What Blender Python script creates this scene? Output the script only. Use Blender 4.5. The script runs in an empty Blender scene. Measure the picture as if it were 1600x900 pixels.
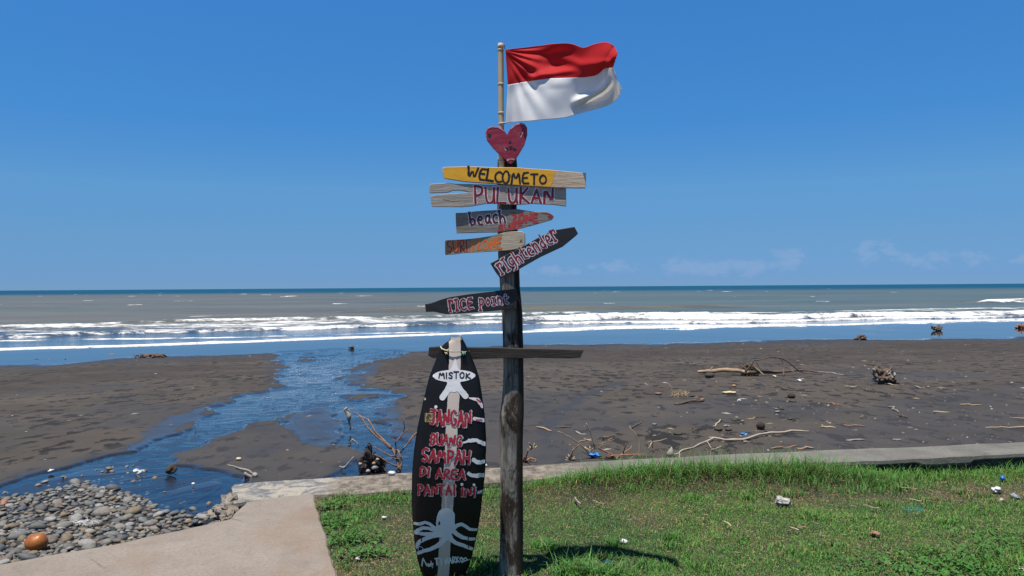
import bpy, math, random
import numpy as np
from mathutils import Matrix, Vector
random.seed(7); RNG = np.random.default_rng(7)
sc = bpy.context.scene
C = sc.collection

# ------------------------------------------------------------------ camera
F = 1232.0; CAMZ = 1.6
ROLL = math.atan(11/1600); PITCH = -math.atan(1.5/F)
cam = bpy.data.cameras.new("camera"); co = bpy.data.objects.new("camera", cam); C.objects.link(co)
cam.sensor_width = 36; cam.lens = 36*F/1600; cam.clip_start = .05; cam.clip_end = 60000
co.location = (0, 0, CAMZ); co.rotation_euler = (math.pi/2+PITCH, ROLL, 0)
sc.camera = co
# ------------------------------------------------------------------ light: high sun, from behind the camera's left
SUN = Vector((.42, .56, -2.8)).normalized()          # direction the light travels
el = math.asin(-SUN.z); az = math.atan2(-SUN.x, -SUN.y)
w = bpy.data.worlds.new("World"); sc.world = w; w.use_nodes = True
nt = w.node_tree; bg = nt.nodes["Background"]; bg.inputs[1].default_value = .08
sky = nt.nodes.new("ShaderNodeTexSky"); sky.sky_type = 'NISHITA'; sky.sun_disc = False
sky.sun_elevation = el; sky.sun_rotation = az
sky.altitude = 8000; sky.air_density = 1.0; sky.dust_density = 0; sky.ozone_density = 10   # clear tropical air, deep blue
SKY = sky
sl = bpy.data.lights.new("sun", 'SUN'); sl.energy = 5.0; sl.angle = math.radians(.53); sl.color = (1, .945, .86)
so = bpy.data.objects.new("sun", sl); C.objects.link(so); so.rotation_euler = SUN.to_track_quat('-Z', 'Y').to_euler()
sc.view_settings.view_transform = 'Standard'; sc.view_settings.look = 'None'
sc.view_settings.exposure = 0.30; sc.view_settings.gamma = 1
sc.render.engine = 'CYCLES'; sc.cycles.max_bounces = 6; sc.cycles.transparent_max_bounces = 8
sc.cycles.caustics_reflective = False; sc.cycles.caustics_refractive = False

# ------------------------------------------------------------------ pixel <-> place
_R = np.array(Matrix.Rotation(ROLL, 3, 'Y') @ Matrix.Rotation(math.pi/2+PITCH, 3, 'X'))
def ray(px, py): return _R @ np.array([(px-800)/F, -(py-450)/F, -1.0])
def P(px, py, Y):
    d = ray(px, py); t = Y/d[1]; return np.array([d[0]*t, Y, CAMZ+d[2]*t])
def G(px, py, h):
    """where the line of sight through a pixel meets the ground h(x, y) (or a level)"""
    d = ray(px, py); z = h if not callable(h) else -1.0
    for _ in range(25 if callable(h) else 1):
        t = (z-CAMZ)/d[2]; p = d*t
        if callable(h): z = .5*z+.5*float(h(np.array([p[0]]), np.array([p[1]]))[0])
    return np.array([p[0], p[1], z])
def proj(x, y, z):
    q = np.stack([x, y, z-CAMZ], -1) @ _R
    return 800-F*q[..., 0]/q[..., 2], 450+F*q[..., 1]/q[..., 2]

# ------------------------------------------------------------------ numpy noise
_tab = RNG.random((256, 256))
def vn(x, y, s=1.0, seed=0):
    x = np.asarray(x, float)*s+seed*17.3+1000; y = np.asarray(y, float)*s+seed*9.7+1000
    xi = np.floor(x).astype(int); yi = np.floor(y).astype(int); fx = x-xi; fy = y-yi
    fx = fx*fx*(3-2*fx); fy = fy*fy*(3-2*fy); T = _tab
    a = T[xi & 255, yi & 255]; b = T[(xi+1) & 255, yi & 255]; c = T[xi & 255, (yi+1) & 255]; d = T[(xi+1) & 255, (yi+1) & 255]
    return (a*(1-fx)+b*fx)*(1-fy)+(c*(1-fx)+d*fx)*fy
def fbm(x, y, s=1.0, seed=0, o=4):
    r = 0; a = .5
    for k in range(o): r = r+a*vn(x, y, s*2**k, seed+k); a *= .5
    return r/(1-.5**o)
def ss(a, b, x):
    t = np.clip((x-a)/(b-a), 0, 1); return t*t*(3-2*t)
def inside(poly, x, y):
    r = np.zeros(np.shape(x), bool); n = len(poly)
    for i in range(n):
        x0, y0 = poly[i][:2]; x1, y1 = poly[(i+1) % n][:2]
        if y0 == y1: continue
        r ^= ((y0 > y) != (y1 > y)) & (x < (x1-x0)*(y-y0)/(y1-y0)+x0)
    return r
def segd(pts, x, y, closed=False):
    d = np.full(np.shape(x), 1e9); n = len(pts)
    for i in range(n if closed else n-1):
        a = pts[i]; b = pts[(i+1) % n]; ex, ey = b[0]-a[0], b[1]-a[1]
        t = np.clip(((x-a[0])*ex+(y-a[1])*ey)/(ex*ex+ey*ey+1e-12), 0, 1)
        d = np.minimum(d, np.hypot(x-a[0]-t*ex, y-a[1]-t*ey))
    return d
def sd(poly, x, y):           # signed distance, positive inside
    d = segd(poly, x, y, True); return np.where(inside(poly, x, y), d, -d)

# ------------------------------------------------------------------ mesh helpers
def raw(name, V, Fc, mats=(), smooth=False):
    me = bpy.data.meshes.new(name)
    V = np.asarray(V, float)
    if isinstance(Fc, np.ndarray):
        n, k = Fc.shape
        me.vertices.add(len(V)); me.vertices.foreach_set("co", V.astype(np.float32).ravel())
        me.loops.add(n*k); me.loops.foreach_set("vertex_index", Fc.astype(np.int32).ravel())
        me.polygons.add(n); me.polygons.foreach_set("loop_start", np.arange(0, n*k, k, dtype=np.int32))
        me.update(calc_edges=True)
    else:
        me.from_pydata([tuple(map(float, v)) for v in V], [], Fc)
    if smooth: me.polygons.foreach_set("use_smooth", [True]*len(me.polygons))
    for m in mats: me.materials.append(m)
    me.update(); return me
def attr(me, name, vals):
    vals = np.asarray(vals, np.float32)
    if vals.ndim == 1:
        a = me.attributes.new(name, 'FLOAT', 'POINT'); a.data.foreach_set("value", vals)
    else:
        if vals.shape[1] == 3: vals = np.concatenate([vals, np.ones((len(vals), 1), np.float32)], 1)
        a = me.attributes.new(name, 'FLOAT_COLOR', 'POINT'); a.data.foreach_set("color", vals.ravel())
def link(me, name, parent=None, M=None):
    o = bpy.data.objects.new(name, me); C.objects.link(o)
    if parent is not None: o.parent = parent
    if M is not None: o.matrix_local = M
    return o
def tag(o, label=None, cat=None, group=None, kind=None):
    if label: o["label"] = label
    if cat: o["category"] = cat
    if group: o["group"] = group
    if kind: o["kind"] = kind
    return o
def root(name, loc, label, cat, group=None):
    o = bpy.data.objects.new(name, None); C.objects.link(o); o.location = loc; o.empty_display_size = .1
    return tag(o, label, cat, group)
def mk(name, V, Fc, m, parent=None, smooth=False, origin=None, attrs=None):
    """V in world coordinates; the object's origin goes to its base (or its parent's place)"""
    V = np.asarray(V, float)
    ms = m if isinstance(m, (list, tuple)) else [m]
    if parent is not None:
        off = np.array(parent.matrix_basis.translation) if parent.parent is None else np.array(parent.parent.matrix_basis.translation)+np.array(parent.location)
        me = raw(name, V-off, Fc, ms, smooth); o = link(me, name, parent)
    else:
        if origin is None: origin = np.array([V[:, 0].mean(), V[:, 1].mean(), V[:, 2].min()])
        me = raw(name, V-np.asarray(origin), Fc, ms, smooth); o = link(me, name); o.location = origin
    for k, v in (attrs or {}).items(): attr(me, k, v)
    return o
class MB:
    def __init__(s): s.V = []; s.F = []; s.c = []
    def add(s, V, Fc, col=None):
        n = len(s.V); s.V += [tuple(v) for v in V]; s.F += [tuple(i+n for i in f) for f in Fc]
        if col is not None: s.c += [tuple(col)]*len(V)
        return s
    def obj(s, name, m, parent=None, smooth=False, **k):
        if s.c: k.setdefault('attrs', {})['col'] = np.array(s.c)
        return mk(name, np.array(s.V), s.F, m, parent, smooth, **k)
def tube(pts, rad, n=7, wob=.12, seed=0):
    pts = np.array(pts, float); m = len(pts)
    rad = np.interp(np.linspace(0, 1, m), np.linspace(0, 1, len(np.atleast_1d(rad))), np.atleast_1d(rad))
    r = np.random.default_rng(seed+m); V = []; Fc = []; up = np.array([.03, .02, 1.0])
    for i in range(m):
        t = pts[min(i+1, m-1)]-pts[max(i-1, 0)]; t = t/(np.linalg.norm(t)+1e-9)
        u = up if abs(t @ up) < .93 else np.array([1., .1, 0]); a = np.cross(t, u); a /= np.linalg.norm(a); b = np.cross(t, a)
        for k in range(n):
            th = 2*math.pi*k/n; q = rad[i]*(1+wob*(r.random()-.5)*2)
            V.append(pts[i]+q*(a*math.cos(th)+b*math.sin(th)))
    for i in range(m-1):
        for k in range(n): Fc.append((i*n+k, i*n+(k+1) % n, (i+1)*n+(k+1) % n, (i+1)*n+k))
    Fc.append(tuple(range(n-1, -1, -1))); Fc.append(tuple((m-1)*n+k for k in range(n)))
    return V, Fc
def bend(p, q, n=6, amp=.05, seed=0, sag=0):
    r = np.random.default_rng(seed); p = np.array(p, float); q = np.array(q, float); L = np.linalg.norm(q-p)
    o = []; 
    for i in range(n):
        t = i/(n-1); w_ = math.sin(math.pi*t)
        o.append(p+(q-p)*t+w_*(r.random(3)-.5)*2*amp*L+np.array([0, 0, sag*L*w_]))
    return o
def ico(sub=2):
    import bmesh
    b = bmesh.new(); bmesh.ops.create_icosphere(b, subdivisions=sub, radius=1)
    b.verts.ensure_lookup_table(); V = np.array([v.co[:] for v in b.verts]); Fc = [tuple(v.index for v in f.verts) for f in b.faces]; b.free()
    return V, Fc
ICO = {k: ico(k) for k in (1, 2, 3, 4)}
def rock(c, size, seed=0, sub=2, rough=.25, flat=0):
    V, Fc = ICO[sub]; r = np.random.default_rng(seed); o = r.random(3)*50; f = 1.3
    n = vn(V[:, 0]*f+o[0], V[:, 1]*f+V[:, 2]*1.7+o[1]) + .5*vn(V[:, 2]*2.9+o[2], V[:, 0]*2.7+V[:, 1]*2.1)
    if sub >= 3 and rough >= .4:
        n = n+.5*(vn(V[:, 0]*5+o[0], V[:, 1]*5+V[:, 2]*2.2, 1, 3)-.5)+.45*(np.abs(vn(V[:, 0]*9+V[:, 1]*7, V[:, 2]*3+o[2], 1, 4)-.5)*2-.5)
    W = V*(1+rough*(n-.75)*2)[:, None]*np.array(size)
    a = r.random()*6.28; ca, sa = math.cos(a), math.sin(a)
    W = W @ np.array([[ca, sa, 0], [-sa, ca, 0], [0, 0, 1]])
    return W+np.array(c), Fc

# ------------------------------------------------------------------ materials
class NT:
    def __init__(s, name):
        s.m = bpy.data.materials.new(name); s.m.use_nodes = True; s.t = s.m.node_tree
        s.b = s.t.nodes["Principled BSDF"]; s.out = s.t.nodes["Material Output"]
        s.co = s.t.nodes.new("ShaderNodeTexCoord"); s.geo = None
    def n(s, typ, **k):
        x = s.t.nodes.new(typ)
        for a, v in k.items(): setattr(x, a, v)
        return x
    def L(s, a, b):
        s.t.links.new(a, b)
    def put(s, inp, v):
        if isinstance(v, bpy.types.NodeSocket): s.L(v, inp)
        elif isinstance(v, (tuple, list)) and len(v) == 3 and inp.type == 'RGBA': inp.default_value = (*v, 1)
        else: inp.default_value = v
    def pos(s):
        if s.geo is None: s.geo = s.n("ShaderNodeNewGeometry")
        return s.geo.outputs["Position"]
    def map(s, v, scale=(1, 1, 1), rot=(0, 0, 0)):
        x = s.n("ShaderNodeMapping"); s.L(v, x.inputs[0]); x.inputs["Scale"].default_value = scale; x.inputs["Rotation"].default_value = rot; return x.outputs[0]
    def noise(s, scale, v=None, detail=4, rough=.55, dist=0):
        x = s.n("ShaderNodeTexNoise"); x.inputs["Scale"].default_value = scale; x.inputs["Detail"].default_value = detail
        x.inputs["Roughness"].default_value = rough; x.inputs["Distortion"].default_value = dist
        s.L(v if v is not None else s.co.outputs["Object"], x.inputs["Vector"]); return x.outputs["Fac"]
    def vor(s, scale, v=None, feat='F1', out="Distance"):
        x = s.n("ShaderNodeTexVoronoi", feature=feat); x.inputs["Scale"].default_value = scale
        s.L(v if v is not None else s.co.outputs["Object"], x.inputs["Vector"]); return x.outputs[out]
    def ramp(s, f, st, interp='LINEAR'):
        x = s.n("ShaderNodeValToRGB"); s.L(f, x.inputs[0]); e = x.color_ramp.elements; x.color_ramp.interpolation = interp
        while len(e) < len(st): e.new(.5)
        for i, (p, c) in enumerate(st):
            e[i].position = p; e[i].color = (c, c, c, 1) if not isinstance(c, (tuple, list)) else (*c, 1)
        return x.outputs[0]
    def mix(s, f, a, b, mode='MIX'):
        x = s.n("ShaderNodeMix", data_type='RGBA', blend_type=mode)
        s.put(x.inputs[0], f); s.put(x.inputs[6], a); s.put(x.inputs[7], b); return x.outputs[2]
    def math(s, op, a, b=None, c=None, clamp=False):
        x = s.n("ShaderNodeMath", operation=op, use_clamp=clamp); s.put(x.inputs[0], a)
        if b is not None: s.put(x.inputs[1], b)
        if c is not None: s.put(x.inputs[2], c)
        return x.outputs[0]
    def step(s, v, a, b):
        x = s.n("ShaderNodeMapRange", interpolation_type='SMOOTHSTEP'); s.put(x.inputs[0], v); s.put(x.inputs[1], a); s.put(x.inputs[2], b)
        return x.outputs[0]
    def attr(s, name, out="Fac"):
        x = s.n("ShaderNodeAttribute", attribute_name=name); return x.outputs[out]
    def bump(s, h, strength=.5, dist=.01, nrm=None):
        x = s.n("ShaderNodeBump"); s.put(x.inputs["Strength"], strength); x.inputs["Distance"].default_value = dist; s.L(h, x.inputs["Height"])
        if nrm is not None: s.L(nrm, x.inputs["Normal"])
        return x.outputs[0]
    def fin(s, col=None, rough=None, normal=None, **k):
        if col is not None: s.put(s.b.inputs["Base Color"], col)
        if rough is not None: s.put(s.b.inputs["Roughness"], rough)
        if normal is not None: s.L(normal, s.b.inputs["Normal"])
        for a, v in k.items(): s.put(s.b.inputs[a.replace('_', ' ')], v)
        return s.m

def wood(name, c1, c2, c3=None, scale=1.0, rough=.8, stretch=(3, 30, 30), patch=None):
    n = NT(name); v = n.map(n.co.outputs["Object"], stretch)
    g = n.noise(1.6*scale, v, 6, .65, .6); g2 = n.noise(6*scale, v, 3, .6)
    c = n.mix(n.ramp(g, [(.3, 0), (.7, 1)]), c1, c2)
    c = n.mix(n.ramp(g2, [(.55, 0), (.75, .6)]), c, c3 or tuple(x*.35 for x in c1))
    if patch:
        p = n.ramp(n.noise(patch[1], None, 5, .7, .5), [(patch[2], 0), (patch[2]+.08, 1)]); c = n.mix(p, c, patch[0])
    h = n.math('ADD', g, n.math('MULTIPLY', g2, .5))
    return n.fin(c, rough, n.bump(h, .6, .004))
def paint(name, c, c2=None, rough=.55, s=60):
    n = NT(name); f = n.noise(s, n.map(n.co.outputs['Object'], (.22, 1, 1)), 5, .75); 
    col = n.mix(n.ramp(f, [(.45, 0), (.68, 1)]), c, c2 or tuple(x*.6 for x in c))
    return n.fin(col, rough, n.bump(n.noise(180, None, 3), .3, .002))
def simple(name, c, c2, scale=8, rough=.85, bs=40, bd=.004, lo=.4, hi=.62, bstr=.5):
    n = NT(name); f = n.noise(scale, None, 5, .65)
    return n.fin(n.mix(n.ramp(f, [(lo, 0), (hi, 1)]), c, c2), rough, n.bump(n.noise(bs, None, 4), bstr, bd))
def colattr(name, rough=.8, jitter=.25, trans=0, bs=60, spec=.5):
    n = NT(name); c = n.attr("col", "Color"); f = n.noise(bs, None, 4, .7)
    c = n.mix(1.0, c, n.ramp(f, [(.3, 1-jitter), (.7, 1+0*jitter)]), 'MULTIPLY')
    n.fin(c, rough, n.bump(f, .3, .003)); n.b.inputs["Specular IOR Level"].default_value = spec
    if trans:
        t = n.n("ShaderNodeBsdfTranslucent"); n.L(c, t.inputs[0]); mx = n.n("ShaderNodeMixShader"); mx.inputs[0].default_value = trans
        n.L(n.b.outputs[0], mx.inputs[1]); n.L(t.outputs[0], mx.inputs[2]); n.L(mx.outputs[0], n.out.inputs[0])
    return n.m

# ------------------------------------------------------------------ land form
SEA = -1.5
WX, WY, WS = 0.0, 6.92, .207                      # beach-side line of the low wall
def shore_t(x, y): return -.348*x+.937*y-47.7     # distance seaward of the swash edge
def zbase(x, y):
    s = (y-(WY+WS*x))*.979
    z = -.62-.80*ss(-1, 30, s)-.0015*np.clip(s-20, 0, 30)
    z = z+.22*np.exp(-((x+3.3)**2/3.2+(y-5.1)**2/1.4))
    t = shore_t(x, y)
    z = z-.009*np.clip(t+3, 0, 200)-.04*np.clip(t-9, 0, 200)
    z = z+.025*(fbm(x, y, .35, 3)-.5)*ss(0, 3, s)
    return np.maximum(z, -4)
def GB(px, py): return G(px, py, zbase)
def GBv(px, py):
    d = np.stack([(px-800)/F, -(py-450)/F, -np.ones_like(px)], 1) @ _R.T; z = -np.ones(len(px))
    for _ in range(20):
        t = (z-CAMZ)/d[:, 2]; x, y = d[:, 0]*t, d[:, 1]*t; z = .5*z+.5*zbase(x, y)
    return np.stack([x, y, z], 1)

ws_px = [(-160, 812), (0, 754), (30, 744), (100, 727), (160, 715), (212, 704), (245, 689), (275, 674), (317, 650), (350, 627), (383, 617), (417, 611), (445, 603),
         (431, 590), (443, 582), (448, 571), (428, 562), (440, 550), (520, 545), (640, 548), (617, 558), (583, 564), (561, 568), (552, 578), (560, 583), (530, 590), (543, 597), (563, 600), (577, 607),
         (601, 611), (614, 616), (606, 629), (592, 640), (608, 660), (603, 671), (617, 684), (645, 693), (672, 705), (668, 740), (600, 775), (340, 800), (355, 812), (300, 830), (200, 800), (130, 752), (60, 775), (-60, 800)]
isl_px = [[(350, 680), (395, 661), (439, 652), (446, 660), (462, 676), (495, 684), (530, 695), (566, 706), (556, 724), (492, 748), (470, 800), (400, 800), (397, 753), (374, 741), (345, 732), (300, 726), (267, 726), (275, 710), (300, 697)],
          [(470, 560), (478, 557), (488, 560), (480, 565)], [(545, 618), (575, 616), (585, 624), (560, 628), (535, 624)]]
film_px = [[(195, 712), (205, 695), (222, 678), (238, 664), (265, 653), (305, 638), (345, 626), (322, 648), (278, 676), (248, 691)],
           [(438, 657), (460, 643), (490, 637), (520, 634), (530, 650), (535, 668), (530, 690), (505, 700), (480, 692), (457, 680), (440, 665)],
           [(600, 612), (624, 618), (622, 645), (638, 669), (660, 690), (640, 700), (610, 690), (595, 650)],
           [(530, 592), (560, 575), (600, 565), (590, 580), (570, 600)]]
wpoly = [GB(*p) for p in ws_px]; ipoly = [[GB(*p) for p in q] for q in isl_px]; fpoly = [[GB(*p) for p in q] for q in film_px]
dense = [(-70, 795), (0, 776), (50, 772), (100, 757), (140, 752), (190, 762), (235, 778), (258, 800), (300, 806), (335, 788), (352, 782), (366, 790), (354, 813), (270, 832), (178, 852), (90, 868), (0, 885), (-80, 905), (-300, 960), (-420, 960), (-300, 850)]
dpoly = [GB(*p) for p in dense]
def wfield(x, y):
    f = sd(wpoly, x, y); f = np.minimum(f, .12-sd(dpoly, x, y))
    for q in ipoly+[fpoly[1]]: f = np.minimum(f, -sd(q, x, y))
    k = np.clip(y/14, .35, 1.6)
    return f+.55*k*(fbm(x, y, 1.3, 11, 5)-.5)*np.clip(y/9, .3, 1.3)
def barn(x, y):                 # braided bars across the stream bed
    u = x*.75+y*.66; v = -x*.66+y*.75
    a = fbm(x, y, .45, 21, 3)*2.2
    q = fbm(u*.45, v*2.2+a, .9, 23, 3)
    ridge = 1-np.abs(fbm(u*.30+a, v*1.5+a*1.5, 1.1, 27, 3)-.5)*9      # thin winding bars
    return np.maximum(q*1.03, .30+.48*np.clip(ridge, 0, 1))
def zland(x, y, f=None):
    z = zbase(x, y)
    if f is None: f = wfield(x, y)
    depth = .055*ss(0, .05+.004*y, f)
    bar = .037*ss(.55, .78, barn(x, y))*ss(0, .4, f)
    s = (y-(WY+WS*x))*.979
    dn = ss(.66, .80, fbm(x*.8, y, 3.1, 41, 3))*.012*ss(.3, 2, s)*ss(-25, -19, -y+0)*(f < 0)   # small hollows
    return z-depth+bar-dn

# beach sheet: a fan that keeps its mesh as fine as it shows
def fan(ys, nu, wide=1.0, off=4.0):
    u = np.linspace(-1, 1, nu); Y, U = np.meshgrid(ys, u, indexing='ij'); X = U*(wide*Y+off)
    n, m = Y.shape; i = np.arange((n-1)*m).reshape(n-1, m)[:, :-1].ravel()
    return X.ravel(), Y.ravel(), np.stack([i, i+1, i+m+1, i+m], 1)
ys = [3.2]
while ys[-1] < 130: ys.append(ys[-1]+max(.025, min(1.2, ys[-1]**2/(F*2.6)*1.15)))
X, Y, Q = fan(np.array(ys), 760, .85, 3.5)
f = wfield(X, Y); Z = zland(X, Y, f)
px, py = proj(X, Y, Z)
wetline = np.interp(px, [-400, 0, 100, 220, 330, 430, 545, 640, 830, 1000, 1200, 1400, 1600, 2100], [596, 577, 570, 561, 556.5, 553, 552, 550, 541, 538.5, 534, 531, 528, 520])
# written as a distance on the sand, not in the picture
wd = np.array([G(p, q, -1.42)[1] for p, q in zip([-400, 0, 100, 220, 330, 430, 545, 640, 830, 1000, 1200, 1400, 1600, 2100], [596, 577, 570, 561, 556.5, 553, 552, 550, 541, 538.5, 534, 531, 528, 520])])
wa = np.array([G(p, 560, -1.42)[0]/G(p, 560, -1.42)[1] for p in [-400, 0, 100, 220, 330, 430, 545, 640, 830, 1000, 1200, 1400, 1600, 2100]])
yw = np.interp(X/Y, wa, wd)
shoref = (Y-yw)+4*(fbm(X, Y*.7, .5, 31, 4)-.5)
film = ss(-.6, 2.2, shoref)
wet = np.maximum(ss(-.06, .04, f), film)
for q in fpoly: wet = np.maximum(wet, .48*ss(-.06, .06, sd(q, X, Y)+.5*(fbm(X, Y, 1.5, 51)-.5)))
damp = ss(-4.5, .5, shoref)*.75
d2 = segd([GB(*p) for p in [(975, 596), (948, 606), (905, 622), (880, 640), (862, 660), (852, 690), (862, 715)]], X, Y)
damp = np.maximum(damp, .9*ss(.30, .02, d2*(1+1.2*(fbm(X, Y, .8, 66)-.5))+.7*(fbm(X, Y, 2.6, 61)-.5)))
damp = np.maximum(damp, .72*ss(-.2, .3, sd([GB(*p) for p in [(815, 690), (850, 680), (905, 695), (925, 712), (940, 735), (820, 745)]], X, Y)+.4*(fbm(X, Y, 2, 62)-.5)))
damp = np.maximum(damp, .55*ss(-.6, .8, sd([GB(*p) for p in [(1240, 668), (1340, 640), (1450, 610), (1620, 600), (1700, 700), (1300, 730), (1200, 715)]], X, Y)+1.5*(fbm(X, Y, .9, 63)-.5)))
damp = np.maximum(damp, .55*ss(.54, .68, fbm(X, Y*.7, .22, 68, 4)+.10*(fbm(X, Y, 1.6, 69)-.5))); damp = np.maximum(damp, ss(-.75, .1, f)*.8); damp = np.maximum(damp, ss(-.3, 0, sd(dpoly, X, Y)))
for q in ipoly[:1]: damp = np.maximum(damp, ss(-.1, .2, sd(q, X, Y))*(.35+.9*(fbm(X, Y, .9, 64, 3)-.3)))
n = NT("black_sand"); v = n.pos(); W_ = n.attr("wet"); D_ = n.attr("damp")
big = n.noise(.35, v, 5, .6); fine = n.noise(45, v, 4, .75); mid = n.noise(3.5, n.map(v, (1.0, .55, 1)), 4, .6, .3)
dry = n.mix(n.ramp(big, [(.35, 0), (.65, 1)]), (.066, .056, .047), (.098, .083, .069))
dry = n.mix(n.ramp(fine, [(.35, 0), (.7, 1)]), n.mix(1, dry, (.72, .72, .72), 'MULTIPLY'), dry)
dry = n.mix(n.math('MULTIPLY', n.ramp(n.math('ADD', mid, n.math('MULTIPLY', n.math('SUBTRACT', n.noise(.45, v, 2), .5), .25)), [(.55, 0), (.585, 1)]), .88), dry, (.013, .012, .0125))
streak = n.noise(.55, n.map(v, (.35, 1.0, 1), (0, 0, .2)), 5, .65)
dry = n.mix(n.math('MULTIPLY', n.math('ADD', n.ramp(streak, [(.54, 0), (.64, .55)]), n.math('MULTIPLY', n.attr('band'), n.ramp(streak, [(.40, 0), (.52, .9)])), clamp=True), .8), dry, (.045, .036, .031))
dc = n.mix(n.math('ADD', D_, n.math('MULTIPLY', n.math('SUBTRACT', mid, .5), .5), clamp=True), dry, (.032, .030, .030))
wc = n.mix(W_, dc, (.022, .024, .028))
rg = n.math('SUBTRACT', .95, n.math('MULTIPLY', D_, .38)); 
rg = n.math('MAXIMUM', n.math('SUBTRACT', rg, n.math('MULTIPLY', n.step(W_, .0, 1.0), .93)), .015)
bstr = n.math('SUBTRACT', 1.0, W_)
hh = n.math('ADD', n.math('MULTIPLY', mid, .5), n.math('MULTIPLY', fine, .25))
nr = n.bump(hh, n.math('MULTIPLY', bstr, .8), .03)
m_sand = n.fin(wc, rg, nr)
n.put(n.b.inputs["Specular IOR Level"], n.math('ADD', .25, n.math('MULTIPLY', n.math('MAXIMUM', W_, n.math('MULTIPLY', D_, .25)), .75)))
o = mk("beach_sand", np.stack([X, Y, Z], 1), Q, m_sand, smooth=True, origin=(0, 0, 0), attrs={"wet": wet, "damp": damp, "band": ss(-13, -7, shoref)*ss(-.8, -2.5, shoref)})
tag(o, "dark volcanic sand beach", kind="structure")
# earth under everything, out to the sea bed
o = mk("ground", [(-60, -60, -4.2), (60, -60, -4.2), (60, 20, -4.2), (-60, 20, -4.2)], [(0, 1, 2, 3)], m_sand, origin=(0, 0, -4.2)); tag(o, "earth beneath the beach", kind="structure")

# ------------------------------------------------------------------ stream water
n = NT("stream_water"); v = n.pos()
r1 = n.noise(1.5, n.map(v, (1.0, 1.0, 1), (0, 0, .9)), 4, .55, 1.6); r2 = n.noise(9, n.map(v, (1.4, .8, 1), (0, 0, .8)), 3, .6, .6)
nb = n.bump(n.math('ADD', r1, n.math('MULTIPLY', r2, .07)), .5, .03)
fr = n.n("ShaderNodeFresnel"); fr.inputs[0].default_value = 1.36; n.L(nb, fr.inputs["Normal"])
gl = n.n("ShaderNodeBsdfGlossy"); gl.inputs["Roughness"].default_value = .06; gl.inputs["Color"].default_value = (1, 1, 1, 1); n.L(nb, gl.inputs["Normal"])
tr = n.n("ShaderNodeBsdfTransparent"); tr.inputs[0].default_value = (.72, .78, .82, 1)
mx = n.n("ShaderNodeMixShader"); n.L(n.math('MULTIPLY', fr.outputs[0], 1.08, clamp=True), mx.inputs[0]); n.L(tr.outputs[0], mx.inputs[1]); n.L(gl.outputs[0], mx.inputs[2])
# dark winding lines painted into the water: weaker reflection along wet sand ridges
w1 = n.noise(.42, n.map(v, (1.2, .7, 1), (0, 0, .35)), 2, .5, 1.6); w2 = n.noise(.8, n.map(v, (1.3, .65, 1), (0, 0, .5)), 2, .55, 1.3)
l1 = n.math('ABSOLUTE', n.math('SUBTRACT', w1, .5)); l2 = n.math('ABSOLUTE', n.math('SUBTRACT', w2, .47)); pt = n.noise(.8, v, 3)
lm = n.math('MAXIMUM', n.step(l1, .030, .014), n.step(l2, .030, .013)); lm = n.math('MAXIMUM', lm, n.step(w2, .61, .625)); lm = n.math('MULTIPLY', lm, n.step(pt, .42, .50)); lm = n.math('MULTIPLY', lm, .92)
n.fin((.016, .018, .026), .28); m2 = n.n("ShaderNodeMixShader"); n.L(lm, m2.inputs[0]); n.L(mx.outputs[0], m2.inputs[1]); n.L(n.b.outputs[0], m2.inputs[2]); n.L(m2.outputs[0], n.out.inputs[0])
m_water = n.m
keep = (f > -.2) & (Y < 46) & (X < 4)
zw = zbase(X, Y)-.024+.004*(fbm(X*.8+Y*.6, Y*1.8-X, 2.0, 77, 3)-.5)
qk = keep[Q].all(1); q2 = Q[qk]; used = np.unique(q2); idx = -np.ones(len(X), int); idx[used] = np.arange(len(used))
o = mk("stream", np.stack([X, Y, zw], 1)[used], idx[q2], m_water, smooth=True, origin=(0, 0, 0)); tag(o, "shallow stream running over black sand to the sea", kind="structure")

# ------------------------------------------------------------------ sea
ys = [38.0]
while ys[-1] < 26000:
    y_ = ys[-1]; ys.append(y_+(.32 if y_ < 112 else max(.32, y_*y_/(F*3.1)*.45)))
X, Y, Q = fan(np.array(ys), 620, .95, 6)
A = X/Y
def line(pts):
    """a traced line on the water as a function of bearing -> distance"""
    g = [G(p, q, SEA) for p, q in pts]; a = np.array([p[0]/p[1] for p in g]); d = np.array([p[1] for p in g])
    return np.interp(A, a, d)
T0 = line([(-500, 566), (0, 548), (200, 541), (400, 534), (520, 529), (640, 524), (820, 518), (939, 513), (1034, 511), (1129, 509), (1200, 507.5), (1295, 508), (1375, 505.5), (1450, 502.5), (1600, 499), (2100, 490)])
T1 = line([(-500, 547), (0, 534), (150, 531), (400, 526.5), (640, 520), (780, 518.4), (820, 517), (2100, 489.5)])
TB = line([(-500, 545), (0, 530), (100, 526), (200, 523), (300, 519.5), (400, 516), (500, 514), (640, 509), (780, 503.5), (820, 501), (890, 500.5), (950, 498.5), (1100, 498), (1200, 499), (1300, 497), (1400, 495), (1600, 493), (2100, 486)])
TT = line([(-500, 523), (0, 511), (140, 509), (200, 505), (320, 502), (420, 500), (600, 497), (780, 492), (820, 492), (880, 490), (1050, 489), (1200, 488.5), (1330, 485.5), (1440, 482.5), (1600, 480.5), (2100, 473)])
T2 = line([(-500, 546), (780, 506), (820, 505), (1100, 504.5), (1200, 503.5), (1300, 500.5), (1450, 497.5), (1600, 496), (2100, 488)])
TS = line([(-500, 509), (300, 494.5), (550, 488), (700, 486), (850, 484.5), (1000, 483), (1150, 480), (1400, 476), (2100, 463)])
fx = fbm(X, Y, .9, 5, 4); fl = fbm(X*.16, Y*.5, 1.0, 6, 3)
wavi = 2.6*(fbm(X, Y*.2, .16, 8, 5)-.5)*2
right = ss(-.02, .06, A)
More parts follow.
